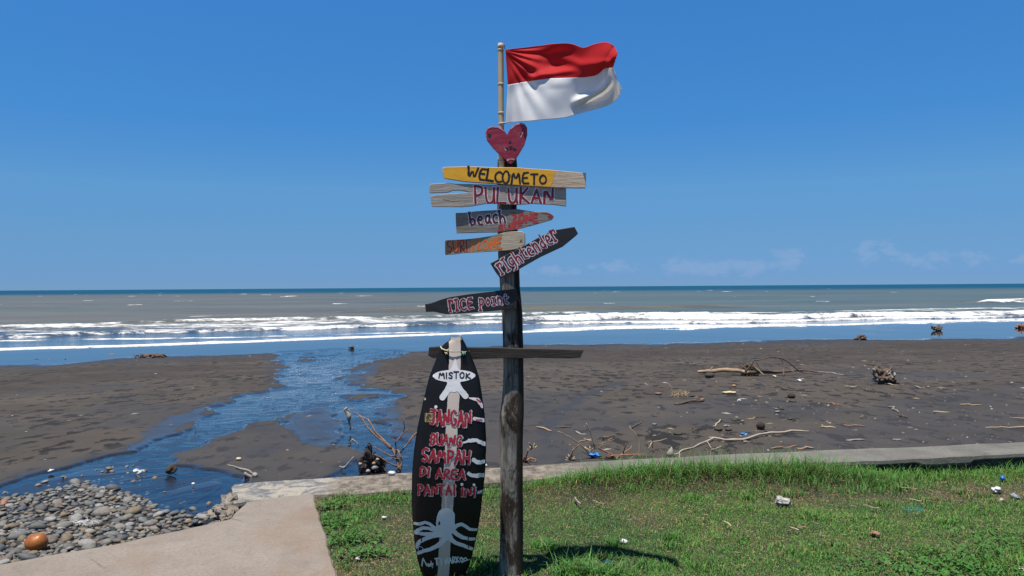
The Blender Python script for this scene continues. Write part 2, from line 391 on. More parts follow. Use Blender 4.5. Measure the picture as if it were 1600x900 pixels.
d0 = Y-T0+.5*wavi; dB = Y-TB+wavi; dT = Y-TT; d1 = Y-T1+.6*wavi; d2_ = Y-T2+.8*wavi; dS = Y-TS+wavi
foam = np.zeros_like(X); H_ = np.zeros_like(X)
# thin swash edge
foam = np.maximum(foam, ss(-.25, .1, d0)*ss(1.1, .4, d0)*1.5)
foam = np.maximum(foam, ss(.3, 1, d0)*ss(7, 2, d0)*.16)
foam = np.maximum(foam, ss(-.4, .1, d1)*ss(1.8, .6, d1)*.76*(1-.4*right))
ampB = (.20+.42*right)*(.75+.5*fbm(X, Y*.05, .12, 9, 2)); ampB = np.where(A > .25, ampB*.72, ampB)
rid = ss(-.9, .35, dB)*np.exp(-np.clip(dB-.35, 0, 99)/3.4)
H_ += ampB*rid*(.82+.36*fbm(X, Y, .8, 10, 3))
foam = np.maximum(foam, ss(-1.2, -.4, dB)*ss(5+1.5*right, 1.5, dB)*(.74+.20*right))
foam = np.maximum(foam, ss(0, 2, dB)*ss(2, -5, dT)*(.60-.17*right))
H_ += .22*ss(-2.2, -.3, dT)*np.exp(-np.clip(dT+.3, 0, 99)/4)*(.4+1.2*fbm(X, Y, .25, 12, 3))*(A < .1)
foam = np.maximum(foam, ss(-3.0, -1, dT)*ss(3.0, .5, dT)*(.45+.6*fbm(X, Y*.3, .12, 13, 2)))
H_ += .16*ss(-.6, .3, d2_)*np.exp(-np.clip(d2_-.3, 0, 99)/2.2)*right
foam = np.maximum(foam, (ss(-.9, -.2, d2_)*ss(2.8, .8, d2_))*right*.95)
foam = np.maximum(foam, ss(0, 2, d0)*ss(1, -1, d2_)*right*ss(.36, .2, A)*.42)
foam = np.maximum(foam, ss(-.2, .5, d0)*ss(4.5, 1.5, d0)*right*ss(.34, .24, A)*1.3)
H_ += .035*ss(-.2, .3, d0)*np.exp(-np.clip(d0-.3, 0, 99)/1.6)
# unbroken swell behind
sw = ss(-3.2, .2, dS)*np.exp(-np.clip(dS, 0, 99)/5)
H_ += .62*sw*ss(-.28, -.05, A)*ss(.42, .18, A)*(.7+.6*fbm(X, Y*.05, .06, 14, 2))
foam = np.maximum(foam, ss(-.6, .2, dS)*ss(1.8, .6, dS)*ss(.56, .7, fbm(X, Y*.1, .13, 15, 3))*.6)
# breaking crest far right
g = G(1575, 473, SEA); dR = Y-(g[1]+.10*(X-g[0])); aR = ss(g[0]-5.5, g[0]-2.5, X)
H_ += .75*aR*ss(-1.6, .3, dR)*np.exp(-np.clip(dR-.3, 0, 99)/4)*ss(300, 170, Y); foam = np.maximum(foam, aR*ss(-1.5, -.6, dR)*ss(4, 1.5, dR))
# open water
far = ss(T0+4, T0+30, Y)
H_ += far*(.10*(fbm(X*.5, Y, .13, 16, 3)-.5)+.13*(fbm(X*.25, Y, .045, 17, 2)-.5)*ss(90, 200, Y))*ss(2500, 900, Y)
cap = ss(.80, .83, fbm(X*.8, Y*.5, .12, 18, 3))*ss(95, 130, Y)*ss(900, 500, Y)
foam = np.maximum(foam, cap*.9); H_ += cap*.12
px_, py_ = 0, 0
zb_ = zbase(X, Y)
Zs = np.maximum(SEA+H_, np.where(Y < 110, zb_+.02+H_, -99))
Zs = np.where(d0 < 0, zb_-.25, Zs)
silt = ss(12, 32, Y-T0)*ss(720, 380, Y*(1+.25*(fbm(X*.2, Y*.3, .01, 19, 3)-.5)))*(.62+.5*fbm(X*.12, Y, .02, 20, 3))
brown = silt*ss(.25, -.35, A)*.75+.9*sw
deep = ss(330, 760, Y*(1+.3*(fbm(X*.1, Y*.3, .008, 22, 2)-.5)))
n = NT("sea_water"); v = n.pos(); fo = n.attr("foam"); si = n.attr("silt"); dp = n.attr("deep"); br = n.attr("brown"); rb = n.attr("chop")
c = n.mix(si, (.055, .072, .090), (.100, .135, .125)); c = n.mix(br, c, (.150, .132, .100)); c = n.mix(dp, c, (.004, .065, .115))
mot = n.noise(.05, n.map(v, (.25, 1, 1)), 5, .65); c = n.mix(1, c, n.mix(1, n.ramp(mot, [(.3, .72), (.7, 1.12)]), n.ramp(n.noise(.35, n.map(v, (.22, 1, 1), (0, 0, .3)), 5, .7), [(.35, .78), (.65, 1.12)]), 'MULTIPLY'), 'MULTIPLY')
fn = n.noise(.85, n.map(v, (.45, .45, 1), (0, 0, .35)), 7, .78, .4); fn2 = n.noise(.16, n.map(v, (.45, 1, 1), (0, 0, .35)), 4, .6)
fk = n.math('ADD', n.math('MULTIPLY', fn, .85), n.math('MULTIPLY', fn2, .4))     # about .3 - .95
fmask = n.step(n.math('ADD', fo, n.math('MULTIPLY', n.math('SUBTRACT', fk, .635), 4.2)), .38, .95)
fmask = n.math('MULTIPLY', fmask, n.step(fo, .06, .2))
fcol = n.mix(n.ramp(n.noise(2.2, v, 5, .7), [(.35, 0), (.6, 1)]), (.44, .46, .48), (.82, .81, .79))
c = n.mix(fmask, c, fcol)
rg = n.mix(fmask, n.mix(rb, (.07,)*3, (.42,)*3), (.85,)*3)
b1 = n.noise(1.6, n.map(v, (.5, 1, 1), (0, 0, .35)), 5, .65); b2 = n.noise(.22, n.map(v, (.5, 1, 1), (0, 0, .3)), 4, .6)
nb = n.bump(b2, n.math('MULTIPLY', rb, .9), .5, n.bump(n.math('ADD', b1, n.math('MULTIPLY', fmask, .6)), n.math('ADD', .07, n.math('MULTIPLY', rb, .7)), .12))
m_sea = n.fin(c, rg, nb); n.b.inputs["IOR"].default_value = 1.33; n.put(n.b.inputs["Specular IOR Level"], n.mix(fmask, n.mix(dp, (.42,)*3, (.25,)*3), (.1,)*3))
chop = ss(2, 26, Y-T0)
o = mk("sea", np.stack([X, Y, Zs], 1), Q, m_sea, smooth=True, origin=(0, 0, 0), attrs={"foam": foam, "silt": silt, "deep": deep, "brown": brown, "chop": chop})
tag(o, "silty sea with rows of white breakers", kind="structure")

# ------------------------------------------------------------------ clouds low over the horizon, in the sky itself
tc = nt.nodes.new("ShaderNodeTexCoord"); sep = nt.nodes.new("ShaderNodeSeparateXYZ"); nt.links.new(tc.outputs["Generated"], sep.inputs[0])
def wm(op, a, b=None, clamp=False):
    x = nt.nodes.new("ShaderNodeMath"); x.operation = op; x.use_clamp = clamp
    for i, v_ in enumerate((a, b)):
        if v_ is None: continue
        if isinstance(v_, (int, float)): x.inputs[i].default_value = v_
        else: nt.links.new(v_, x.inputs[i])
    return x.outputs[0]
az_ = wm('ARCTAN2', sep.outputs[0], sep.outputs[1]); cv = nt.nodes.new("ShaderNodeCombineXYZ")
nt.links.new(az_, cv.inputs[0]); nt.links.new(wm('MULTIPLY', sep.outputs[2], 1.6), cv.inputs[1])
cn = nt.nodes.new("ShaderNodeTexNoise"); cn.inputs["Scale"].default_value = 15; cn.inputs["Detail"].default_value = 7; cn.inputs["Roughness"].default_value = .6; nt.links.new(cv.outputs[0], cn.inputs["Vector"])
cl = nt.nodes.new("ShaderNodeTexNoise"); cl.inputs["Scale"].default_value = 2.6; cl.inputs["Detail"].default_value = 2; nt.links.new(cv.outputs[0], cl.inputs["Vector"])
def wr(v_, a, b):
    x = nt.nodes.new("ShaderNodeMapRange"); x.interpolation_type = 'SMOOTHSTEP'; nt.links.new(v_, x.inputs[0]); x.inputs[1].default_value = a; x.inputs[2].default_value = b; return x.outputs[0]
def blob(a0, z0, wa, wz):
    q = wm('POWER', wm('DIVIDE', wm('SUBTRACT', az_, a0), wa), 2.0); r_ = wm('POWER', wm('DIVIDE', wm('SUBTRACT', sep.outputs[2], z0), wz), 2.0); return wm('SUBTRACT', 1.0, wm('ADD', q, r_), True)
tot = None
for a0, z0, wa, wz in ((.435, .037, .035, .020), (.50, .028, .07, .014), (.335, .031, .032, .018), (.28, .026, .06, .012), (.215, .027, .035, .016), (.25, .020, .10, .014), (.13, .024, .05, .012), (.05, .02, .06, .010), (.60, .03, .05, .014), (-.75, .03, .06, .018), (.85, .035, .08, .02), (-1.1, .03, .1, .02), (1.25, .03, .1, .02)):
    q = blob(a0, z0, wa, wz); tot = q if tot is None else wm('MAXIMUM', tot, q)
cn.inputs["Scale"].default_value = 42
cf = wr(wm('ADD', tot, wm('MULTIPLY', wm('SUBTRACT', cn.outputs[0], .5), 4.0)), .35, 1.25); cf = wm('MULTIPLY', cf, wr(tot, .02, .25))
cr = nt.nodes.new("ShaderNodeValToRGB"); nt.links.new(sep.outputs[2], cr.inputs[0]); e = cr.color_ramp.elements   # colour of the air by height above the horizon
rk = [(.0, (.58, .64, .70)), (.012, (.68, .73, .77)), (.057, (1.2, 1.23, .97)), (.121, (1.6, 1.9, 1.44)), (.199, (1.28, 2.2, 2.0)), (.343, (1.4, 2.8, 2.8)), (.7, (1.1, 1.5, 1.4)), (1, (1, 1.3, 1.2))]
while len(e) < len(rk): e.new(.5)
for i, (p_, c_) in enumerate(rk): e[i].position = p_; e[i].color = (*[q/3 for q in c_], 1)
hs = nt.nodes.new("ShaderNodeVectorMath"); hs.operation = 'MULTIPLY'; nt.links.new(sky.outputs[0], hs.inputs[0]); nt.links.new(cr.outputs[0], hs.inputs[1])
h3 = nt.nodes.new("ShaderNodeVectorMath"); h3.operation = 'SCALE'; h3.inputs[3].default_value = 3.0; nt.links.new(hs.outputs[0], h3.inputs[0]); hs = h3
mxw = nt.nodes.new("ShaderNodeMix"); mxw.data_type = 'RGBA'; nt.links.new(wm('MULTIPLY', cf, .11), mxw.inputs[0]); nt.links.new(hs.outputs[0], mxw.inputs[6]); mxw.inputs[7].default_value = (6.6, 6.4, 7.4, 1)
nt.links.new(mxw.outputs[2], bg.inputs[0])

# ================================================================== low wall, path, lawn
def gl(px, py, z=0.0): return G(px, py, z)
CREAM = None
n = NT("weathered_concrete"); v = n.pos()
sx = n.n("ShaderNodeSeparateXYZ"); n.L(v, sx.inputs[0]); xx = sx.outputs[0]
g = n.noise(2.2, v, 6, .65, .4); g2 = n.noise(14, v, 6, .7); g3 = n.noise(70, v, 3, .7)
base = n.mix(n.ramp(g, [(.35, 0), (.65, 1)]), (.125, .12, .107), (.20, .19, .168))
rough_ = n.mix(n.ramp(g2, [(.4, 0), (.6, 1)]), (.10, .084, .066), (.27, .23, .185))
blue = n.mix(n.ramp(n.noise(5, v, 5, .7, .8), [(.45, 0), (.56, 1)]), (.36, .325, .27), (.145, .15, .16))
c = n.mix(n.step(xx, 1.0, .1), base, rough_); c = n.mix(n.step(xx, -1.35, -1.6), c, blue)
c = n.mix(1, c, n.ramp(g3, [(.3, .72), (.7, 1.1)]), 'MULTIPLY')
# stained, mossy lawn side below the cap
c = n.mix(n.math('MULTIPLY', n.attr("moss"), n.ramp(n.noise(9, v, 5, .7), [(.28, .35), (.5, 1)])), c, (.028, .026, .020))
m_wall = n.fin(c, .92, n.bump(n.math('ADD', g2, n.math('MULTIPLY', g3, .5)), .7, .012))
n = NT("path_concrete"); v = n.pos(); g = n.noise(1.3, v, 6, .6, .3); g2 = n.noise(16, v, 5, .7); g3 = n.noise(150, v, 3, .8)
c = n.mix(n.ramp(g, [(.35, 0), (.68, 1)]), (.235, .198, .165), (.31, .272, .235))
c = n.mix(n.ramp(g2, [(.35, .55), (.62, 0)]), c, (.25, .20, .16)); c = n.mix(1, c, n.ramp(n.noise(55, v, 5, .85), [(.3, .62), (.7, 1.15)]), 'MULTIPLY'); c = n.mix(n.ramp(n.noise(5.5, v, 6, .75), [(.5, 0), (.66, .4)]), c, (.15, .125, .105))
c = n.mix(n.ramp(n.noise(2.6, n.map(v, (1, 1, 1), (0, 0, .5)), 3, .5), [(.66, 0), (.70, .45)]), c, (.17, .155, .14))
cr_ = n.vor(.9, n.map(n.math('ADD', 0, 0) if False else v, (1, 1, 1)), 'DISTANCE_TO_EDGE'); ck = n.math('MULTIPLY', n.ramp(cr_, [(.002, 1), (.006, 0)]), n.ramp(n.noise(1.1, v, 3), [(.5, 0), (.6, .7)])); c = n.mix(ck, c, (.05, .042, .035))
st_ = n.ramp(n.noise(.9, n.map(v, (1.4, .7, 1)), 4, .6), [(.50, 0), (.64, .55)]); c = n.mix(st_, c, (.21, .135, .085))
m_path = n.fin(c, .9, n.bump(n.math('ADD', n.math('MULTIPLY', g2, .6), g3), .35, .006))
m_rubble = simple("rubble", (.26, .22, .18), (.10, .085, .07), 9, .95, 25, .02)

# front and back edges of the wall top (front = lawn side), traced on the ground then carried on past the frame
fr_px = [(352, 786, -.0), (400, 779, 0), (490, 772, .0), (560, 770, .01), (640, 763, .02), (800, 751, .035), (900, 741, .05), (1000, 733, .06), (1150, 727, .08), (1300, 721, .10), (1450, 715, .11), (1600, 708, .12)]
bk_px = [(368, 756, .0), (420, 752, .0), (492, 748, .0), (560, 743, .02), (640, 738, .04), (800, 729, .05), (900, 722, .06), (1000, 717, .07), (1150, 709, .09), (1300, 703, .11), (1450, 697, .12), (1600, 690.5, .13)]
fr = np.array([G(a, b, z) for a, b, z in fr_px]); bk = np.array([G(a, b, z) for a, b, z in bk_px])
fr = np.vstack([fr, fr[-1]+(fr[-1]-fr[-4])/np.linalg.norm(fr[-1]-fr[-4])*6]); bk = np.vstack([bk, bk[-1]+(bk[-1]-bk[-4])/np.linalg.norm(bk[-1]-bk[-4])*6])
def resamp(p, k):
    L_ = np.r_[0, np.cumsum(np.linalg.norm(np.diff(p, axis=0), axis=1))]; t = np.linspace(0, L_[-1], k); return np.stack([np.interp(t, L_, p[:, i]) for i in range(3)], 1)
NS = 560; a_ = resamp(fr, NS); b_ = resamp(bk, NS); NT_ = 26; V = []; moss = []
for i in range(NS):
    p, q = a_[i], b_[i]; x = p[0]; rt = ss(1.8, 3.2, x); lf = 1-ss(-.4, .6, x)
    over = .035*rt; e1 = .02*(vn(x, 1, 9)-.5)+.03*(vn(x, 3, 2.5)-.5)*(1+lf); e2 = .03*(vn(x, 7, 5)-.5)
    chip = .05*ss(.70, .85, vn(x, 5, 3.1))*rt
    nrm = np.array([q[1]-p[1], -(q[0]-p[0]), 0]); dirn = (q-p)/np.linalg.norm(q-p)
    F0 = p+dirn*e1
    prof = [F0+dirn*over+np.array([0, 0, -.30]), F0+dirn*over+np.array([0, 0, -.12]), F0+dirn*over+np.array([0, 0, -.055-chip]), F0+dirn*.012+np.array([0, 0, -.05-chip*.7]), F0+np.array([0, 0, -.035-chip*.5]), F0+dirn*.004+np.array([0, 0, -.008]), F0+dirn*.02]
    mo = [1, 1, 1, .8, .15, 0, 0]
    for k in range(1, 13):
        t = k/13; r = p*(1-t)+q*t; z = (.012+.02*lf)*(fbm(np.array(r[0]), np.array(r[1]), 9, 3, 4)-.5)+.03*lf*(fbm(np.array(r[0]), np.array(r[1]), 2.5, 4, 2)-.5)
        prof.append(r+np.array([0, 0, float(z)])); mo.append(0)
    Bq = q+dirn*e2
    prof += [Bq-dirn*.012, Bq+np.array([0, 0, -.015]), Bq+dirn*.006+np.array([0, 0, -.06]), Bq+dirn*.03+np.array([0, 0, -.5]), Bq+dirn*.06+np.array([0, 0, -1.3])]; mo += [0, 0, 0, .5, .8]
    V += prof; moss += mo
K = len(mo); ii = np.arange((NS-1)*K).reshape(NS-1, K)[:, :-1].ravel(); Qw = np.stack([ii, ii+K, ii+K+1, ii+1], 1)
Fw = [tuple(q) for q in Qw]+[tuple(range(K))]
V = np.array(V); V[:K, 0] += .012*RNG.standard_normal(K)
o = mk("sea_wall", V, Fw, m_wall, attrs={"moss": moss}); tag(o, "low worn concrete sea wall between the grass and the black sand", "wall")

# path slab
pr = [(490, 771), (507, 833), (526, 900)]; pr = [gl(*p) for p in pr]; ext = pr[-1]+(pr[-1]-pr[0])/np.linalg.norm(pr[-1]-pr[0])*8
pl = [gl(0, 882), gl(90, 865), gl(178, 850), gl(270, 830), gl(357, 811.5)]; el_ = pl[0]+(pl[0]-pl[-1])/np.linalg.norm(pl[0]-pl[-1])*7
tp = [gl(372, 797), gl(384, 784), gl(440, 776)]
out = [el_]+pl+tp+pr+[ext, np.array([-9, -6, 0.])]
out = [np.array([p[0], p[1], 0]) for p in out]
def densify(poly, step, amp, seed):
    o = []; n_ = len(poly)
    for i in range(n_):
        a, b = poly[i], poly[(i+1) % n_]; L_ = np.linalg.norm(b-a); k = max(1, int(L_/step)); nn = np.array([-(b-a)[1], (b-a)[0], 0])/L_
        for j in range(k):
            p = a+(b-a)*j/k; o.append(p+nn*amp*(fbm(np.array(p[0]), np.array(p[1]), 7, seed, 3)-.5)*2)
    return o
po = densify(out, .035, .016, 5); n_ = len(po)
cen = np.mean(po, axis=0)
def inset(p, d):
    q = []
    for i in range(len(p)):
        t = p[(i+1) % len(p)]-p[i-1]; t = t/np.linalg.norm(t); q.append(p[i]+np.array([t[1], -t[0], 0])*d)
    return q
ar = sum(po[i][0]*po[(i+1) % n_][1]-po[(i+1) % n_][0]*po[i][1] for i in range(n_)); sgn = -1 if ar > 0 else 1
ins = inset(po, .012*sgn)
V = [p+np.array([0, 0, -1.0]) for p in po]+[p+np.array([0, 0, -.012]) for p in po]+[p for p in ins]
Fc = [(i, (i+1) % n_, n_+(i+1) % n_, n_+i) for i in range(n_)]+[(n_+i, n_+(i+1) % n_, 2*n_+(i+1) % n_, 2*n_+i) for i in range(n_)]+[tuple(2*n_+i for i in range(n_))]
o = mk("path", V, Fc, m_path, origin=(0, 0, 0)); tag(o, "pale concrete path slab", kind="structure")
slab2 = [tuple(p[:2]) for p in po]
# broken concrete at the corner between path and wall
for k, (px_, py_, s_, lb) in enumerate([(362, 790, .085, "upper piece of broken brown concrete wedged in the gap where path meets wall"), (354, 799, .07, "middle piece of broken brown concrete in the gap at the path corner"), (372, 787, .06, "small piece of broken concrete nearest the wall end in the path gap"), (352, 809, .05, "lowest chunk of broken concrete at the path corner above the pebbles"), (346, 800, .06, "outermost chunk of broken concrete beside the pebbles and wall end")]):
    p = gl(px_, py_, -.05); V, Fc = rock(p, (s_*1.4, s_, s_*.8), 300+k, 3, .55); o = mk("concrete_chunk", V, Fc, m_rubble); tag(o, lb, "rubble", "broken concrete at the path corner")

# lawn soil
def zlawn(x, y):
    wl = np.interp(x, a_[:, 0], a_[:, 1]); d = wl-y
    z = -.025+.03*(fbm(x, y, .8, 70, 3)-.5)
    z = z+.10*np.exp(-((d-.22)/.20)**2)*ss(-.3, .6, x)*ss(3.4, 2.2, x)*.8
    z = z-.05*np.exp(-((x-.53)**2+(y-4.46)**2)/.012)
    z = z+.05*ss(2.5, 5, x)*ss(1.6, .2, d)*0
    return z
gx, gy = np.meshgrid(np.linspace(-1.75, 12, 420), np.linspace(-3, 9.3, 330), indexing='ij')
kx, ky = gx.ravel(), gy.ravel()
xr = np.interp(ky, [ext[1], pr[2][1], pr[0][1], 20], [ext[0], pr[2][0], pr[0][0], pr[0][0]-.02])
wl = np.interp(kx, a_[:, 0], a_[:, 1])+.12
kx2 = np.maximum(kx, xr-.03); ky2 = np.minimum(ky, np.interp(kx2, a_[:, 0], a_[:, 1])+.12)
n = NT("lawn_soil"); v = n.pos(); g = n.noise(2.5, v, 6, .7); g2 = n.noise(60, v, 5, .75)
c = n.mix(n.ramp(g, [(.4, 0), (.62, 1)]), (.022, .030, .012), (.085, .062, .036)); c = n.mix(1, c, n.ramp(g2, [(.3, .45), (.7, 1.2)]), 'MULTIPLY')
m_soil = n.fin(c, .95, n.bump(g2, .8, .01))
m_, n2 = gx.shape; i = np.arange((m_-1)*n2).reshape(m_-1, n2)[:, :-1].ravel()
o = mk("lawn_soil", np.stack([kx2, ky2, zlawn(kx2, ky2)], 1), np.stack([i, i+n2, i+n2+1, i+1], 1), m_soil, smooth=True, origin=(0, 0, 0)); tag(o, "soil under the lawn", kind="structure")

# grass
m_grass = colattr("grass_blades", .6, .15, .3, 20, .25)
def blades(N, xy, h, wd, lean, col, seed, curl=.5):
    r = np.random.default_rng(seed); x, y = xy; N = len(x); z = zlawn(x, y)
    az = r.random(N)*6.283; ln = lean*(.35+.9*r.random(N)); dx, dy = np.cos(az), np.sin(az)
    sxv, syv = -dy*wd/2, dx*wd/2
    tx = (r.random(N)-.5)*.8
    m1 = .5*h; v0 = np.stack([x-sxv, y-syv, z-.005], 1); v1 = np.stack([x+sxv, y+syv, z-.005], 1)
    cx, cy = x+dx*m1*np.sin(ln*.6), y+dy*m1*np.sin(ln*.6); cz = z+m1*np.cos(ln*.6)
    v2 = np.stack([cx-sxv*.8, cy-syv*.8, cz], 1); v3 = np.stack([cx+sxv*.8, cy+syv*.8, cz], 1)
    l2 = np.minimum(ln*(1+curl), 1.9); ex, ey, ez = cx+dx*m1*np.sin(l2), cy+dy*m1*np.sin(l2), cz+m1*np.cos(l2); v4 = np.stack([ex, ey, ez], 1)
    V = np.stack([v0, v1, v2, v3, v4], 1).reshape(-1, 3); b = np.arange(N)*5
    T = np.concatenate([np.stack([b, b+1, b+3], 1), np.stack([b, b+3, b+2], 1), np.stack([b+2, b+3, b+4], 1)])
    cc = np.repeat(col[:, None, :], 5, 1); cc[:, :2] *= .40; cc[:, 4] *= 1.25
    return V, T, cc.reshape(-1, 3)
def onlawn(x, y):
    wl = np.interp(x, a_[:, 0], a_[:, 1]); xr = np.interp(y, [ext[1], pr[2][1], pr[0][1], 20], [ext[0], pr[2][0], pr[0][0], pr[0][0]-.02])
    return (x > xr+.005*RNG.standard_normal(len(x))) & (y < wl-.01)
def gcol(x, y, seed, dryk=1.0):
    r = np.random.default_rng(seed); N = len(x)
    wlx = np.interp(x, a_[:, 0], a_[:, 1])-y
    dry = fbm(x, y, 1.7, 91, 4)*.9+.22*(r.random(N)-.5)+.10*np.exp(-((wlx-.62)/.22)**2)+.10*ss(4.0, 3.0, x)*0
    dry = dry+.12*np.exp(-((wlx-.15)/.2)**2)*ss(2.6, 4, x)
    t = ss(.49, .70, dry)*dryk
    green = np.array([.060, .170, .034]); g2 = np.array([.125, .255, .045]); yel = np.array([.46, .36, .17]); brn = np.array([.32, .21, .11])
    k = r.random(N)[:, None]; c = green*(1-k)+g2*k; k2 = ss(.35, .7, fbm(x, y, .9, 95, 3))[:, None]*.5
    c = c*(1-k2)+np.array([.045, .135, .040])*k2
    dd = (r.random(N) < t*.62+.08)[:, None]; yb = np.where((r.random(N) < .4)[:, None], brn, yel)
    return np.where(dd, yb*(.8+.6*r.random(N))[:, None], c*(1.1+.75*r.random(N))[:, None]), t
parts = []
# short turf
N = 330000; x = RNG.random(N)*8.3-1.6; y = 3.3+RNG.random(N)*4.3
x = x*np.clip(y/6.2, .62, 1.2)+.3*(1-y/6); k = onlawn(x, y); x, y = x[k], y[k]; c, t = gcol(x, y, 1)
k = RNG.random(len(x)) > t*.42; x, y, c, t = x[k], y[k], c[k], t[k]
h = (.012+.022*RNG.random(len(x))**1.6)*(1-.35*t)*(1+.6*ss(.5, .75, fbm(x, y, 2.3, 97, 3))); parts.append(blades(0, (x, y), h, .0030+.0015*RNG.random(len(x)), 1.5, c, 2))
# outside the frame, thinner
x = RNG.random(60000)*12; y = -2.5+RNG.random(60000)*10; k = onlawn(x, y) & ((y < 3.4) | (x > 4.6)); x, y = x[k], y[k]; c, t = gcol(x, y, 3)
parts.append(blades(0, (x, y), .02+.03*RNG.random(len(x)), .006+0*x, 1.0, c, 4))
# long grass bank along the wall
N = 42000; x = -1.4+RNG.random(N)*9; d = np.abs(RNG.standard_normal(N))*.16+.0
thick = np.interp(x, [-1.5, -1.2, 0, .3, .6, 2.5, 2.9, 3.4, 5, 9], [.25, .3, .3, .55, .9, 1, .62, .42, .30, .3])
y = np.interp(x, a_[:, 0], a_[:, 1])+.02-d-.05*RNG.random(N); k = (RNG.random(N) < thick); x, y, d = x[k], y[k], d[k]; k = onlawn(x, y-.03) & (d < .5); x, y, d = x[k], y[k], d[k]
c, t = gcol(x, y, 5, .5); th = np.interp(x, [-1.5, 0, .3, .6, 1.2, 2.5, 2.9, 3.4, 9], [.55, .5, .6, .8, 1.15, 1.2, .8, .6, .5])
lowb = RNG.random(len(x)) < .5*ss(.12, .38, d)
c = np.where(((RNG.random(len(x)) < .6) & ~lowb)[:, None], np.array([.10, .25, .05])*(.8+.7*RNG.random(len(x)))[:, None], c)
c = np.where(lowb[:, None], np.array([.16, .085, .045])*(.5+.7*RNG.random(len(x)))[:, None], c)
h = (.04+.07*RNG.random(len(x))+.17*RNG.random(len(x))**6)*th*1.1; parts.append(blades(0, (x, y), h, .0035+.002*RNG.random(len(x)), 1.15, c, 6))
# uneven longer tufts over the lawn
tc_ = [(gl(940, 896)[:2], .12, 260, .17), (gl(895, 894)[:2], .10, 240, .15), (gl(700, 897)[:2], .17, 650, .075), (gl(742, 880)[:2], .10, 350, .08), (gl(850, 850)[:2], .10, 260, .07), (gl(1185, 770)[:2], .3, 260, .06), (gl(800, 899)[:2], .10, 260, .06), (gl(1100, 880)[:2], .2, 300, .05), (gl(1590, 880)[:2], .25, 600, .08), (gl(1240, 750)[:2], .35, 900, .09), (gl(1380, 755)[:2], .3, 700, .09), (gl(1440, 723)[:2], .10, 160, .20), (gl(1438, 720)[:2], .03, 14, .34), (gl(1530, 715)[:2], .12, 130, .16), (gl(1528, 712)[:2], .03, 14, .34), (gl(1350, 728)[:2], .15, 160, .15), (gl(560, 800)[:2], .2, 350, .05), (gl(1255, 860)[:2], .25, 350, .05), (gl(1180, 725)[:2], .15, 300, .15)]
rr = np.random.default_rng(12)
for k in range(70):
    X0, Y0 = rr.random()*5.5-1.3, 4.2+rr.random()*2.6; tc_.append(((X0, Y0), .05+.08*rr.random(), int(30+60*rr.random()), .04+.04*rr.random()))
for (cx, cy), sp, N, hh_ in tc_:
    x = cx+RNG.standard_normal(N)*sp*.5; y = cy+RNG.standard_normal(N)*sp*.4; k = onlawn(x, y); x, y = x[k], y[k]
    if not len(x): continue
    c, t = gcol(x, y, int(N), .5); c = np.where((RNG.random(len(x)) < .55)[:, None], np.array([.10, .24, .05])*(.8+.7*RNG.random(len(x)))[:, None], c)
    parts.append(blades(0, (x, y), hh_*(.5+.8*RNG.random(len(x))), .0040+.003*RNG.random(len(x))+(.002 if hh_ > .15 else 0), .85 if hh_ < .15 else 1.15, c, N+3))
nv = 0; VV = []; TT_ = []; CC = []
for V, T, c in parts: VV.append(V); TT_.append(T+nv); CC.append(c); nv += len(V)
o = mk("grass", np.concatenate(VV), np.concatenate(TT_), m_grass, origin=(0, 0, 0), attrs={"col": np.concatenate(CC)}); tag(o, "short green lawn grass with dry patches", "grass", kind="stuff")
# broad leaved creeping weeds
def weeds(centres, N, seed):
    r = np.random.default_rng(seed); mb = MB()
    for (cx, cy, sp, fr_) in centres:
        for _ in range(int(N*fr_)):
            x = cx+r.standard_normal()*sp; y = cy+r.standard_normal()*sp*.8
            if not onlawn(np.array([x]), np.array([y]))[0]: continue
            z = float(zlawn(np.array(x), np.array(y)))+.012+.045*r.random(); s = .004+.007*r.random(); a = r.random()*6.28; tl = (r.random()-.5)*1.2; tl2 = (r.random()-.5)*1.2
            pts = [(math.cos(q)*s*1.5, math.sin(q)*s) for q in (0, .9, 2.2, math.pi, 4.08, 5.38)]
            V = [(x+px_*math.cos(a)-py_*math.sin(a), y+px_*math.sin(a)+py_*math.cos(a), z+px_*tl+py_*tl2) for px_, py_ in pts]
            k = .7+.6*r.random(); mb.add(V, [(0, 1, 2, 3), (0, 3, 4, 5)], (.075*k, .20*k, .04*k))
    return mb
wc_ = [(*gl(520, 815)[:2], .10, 1), (*gl(545, 840)[:2], .10, 1), (*gl(570, 862)[:2], .08, .7), (*gl(520, 790)[:2], .07, .6), (*gl(1500, 880)[:2], .22, 2.6), (*gl(1590, 850)[:2], .2, 2.0), (*gl(1420, 895)[:2], .2, 1.4), (*gl(1560, 905)[:2], .25, 2)]
o = weeds(wc_, 260, 5).obj("creeping_weeds", m_grass, origin=(0, 0, 0)); tag(o, "round leaved weeds creeping over the lawn edge", "weeds", kind="stuff")
# dry clippings and bits strewn over the lawn
mb = MB(); r = np.random.default_rng(44)
for _ in range(2600):
    x = r.random()*6.4-1.4; y = 4+r.random()*3
    if not onlawn(np.array([x]), np.array([y]))[0]: continue
    z = float(zlawn(np.array(x), np.array(y)))+.018+.02*r.random(); L_ = .012+.05*r.random()**3; a = r.random()*6.28; dx, dy = math.cos(a)*L_, math.sin(a)*L_; w_ = .0018+.002*r.random(); k = .6+.6*r.random()
    mb.add([(x, y, z), (x+dx, y+dy, z+.012*(r.random()-.5)), (x+dx-dy/L_*w_, y+dy+dx/L_*w_, z+.001), (x-dy/L_*w_, y+dx/L_*w_, z)], [(0, 1, 2, 3)], (.36*k, .27*k, .16*k))
m_bits = colattr("dry_bits", .8, .3)
o = mb.obj("dry_clippings", m_bits, origin=(0, 0, 0)); tag(o, "dry grass clippings strewn over the lawn", "clippings", kind="stuff")

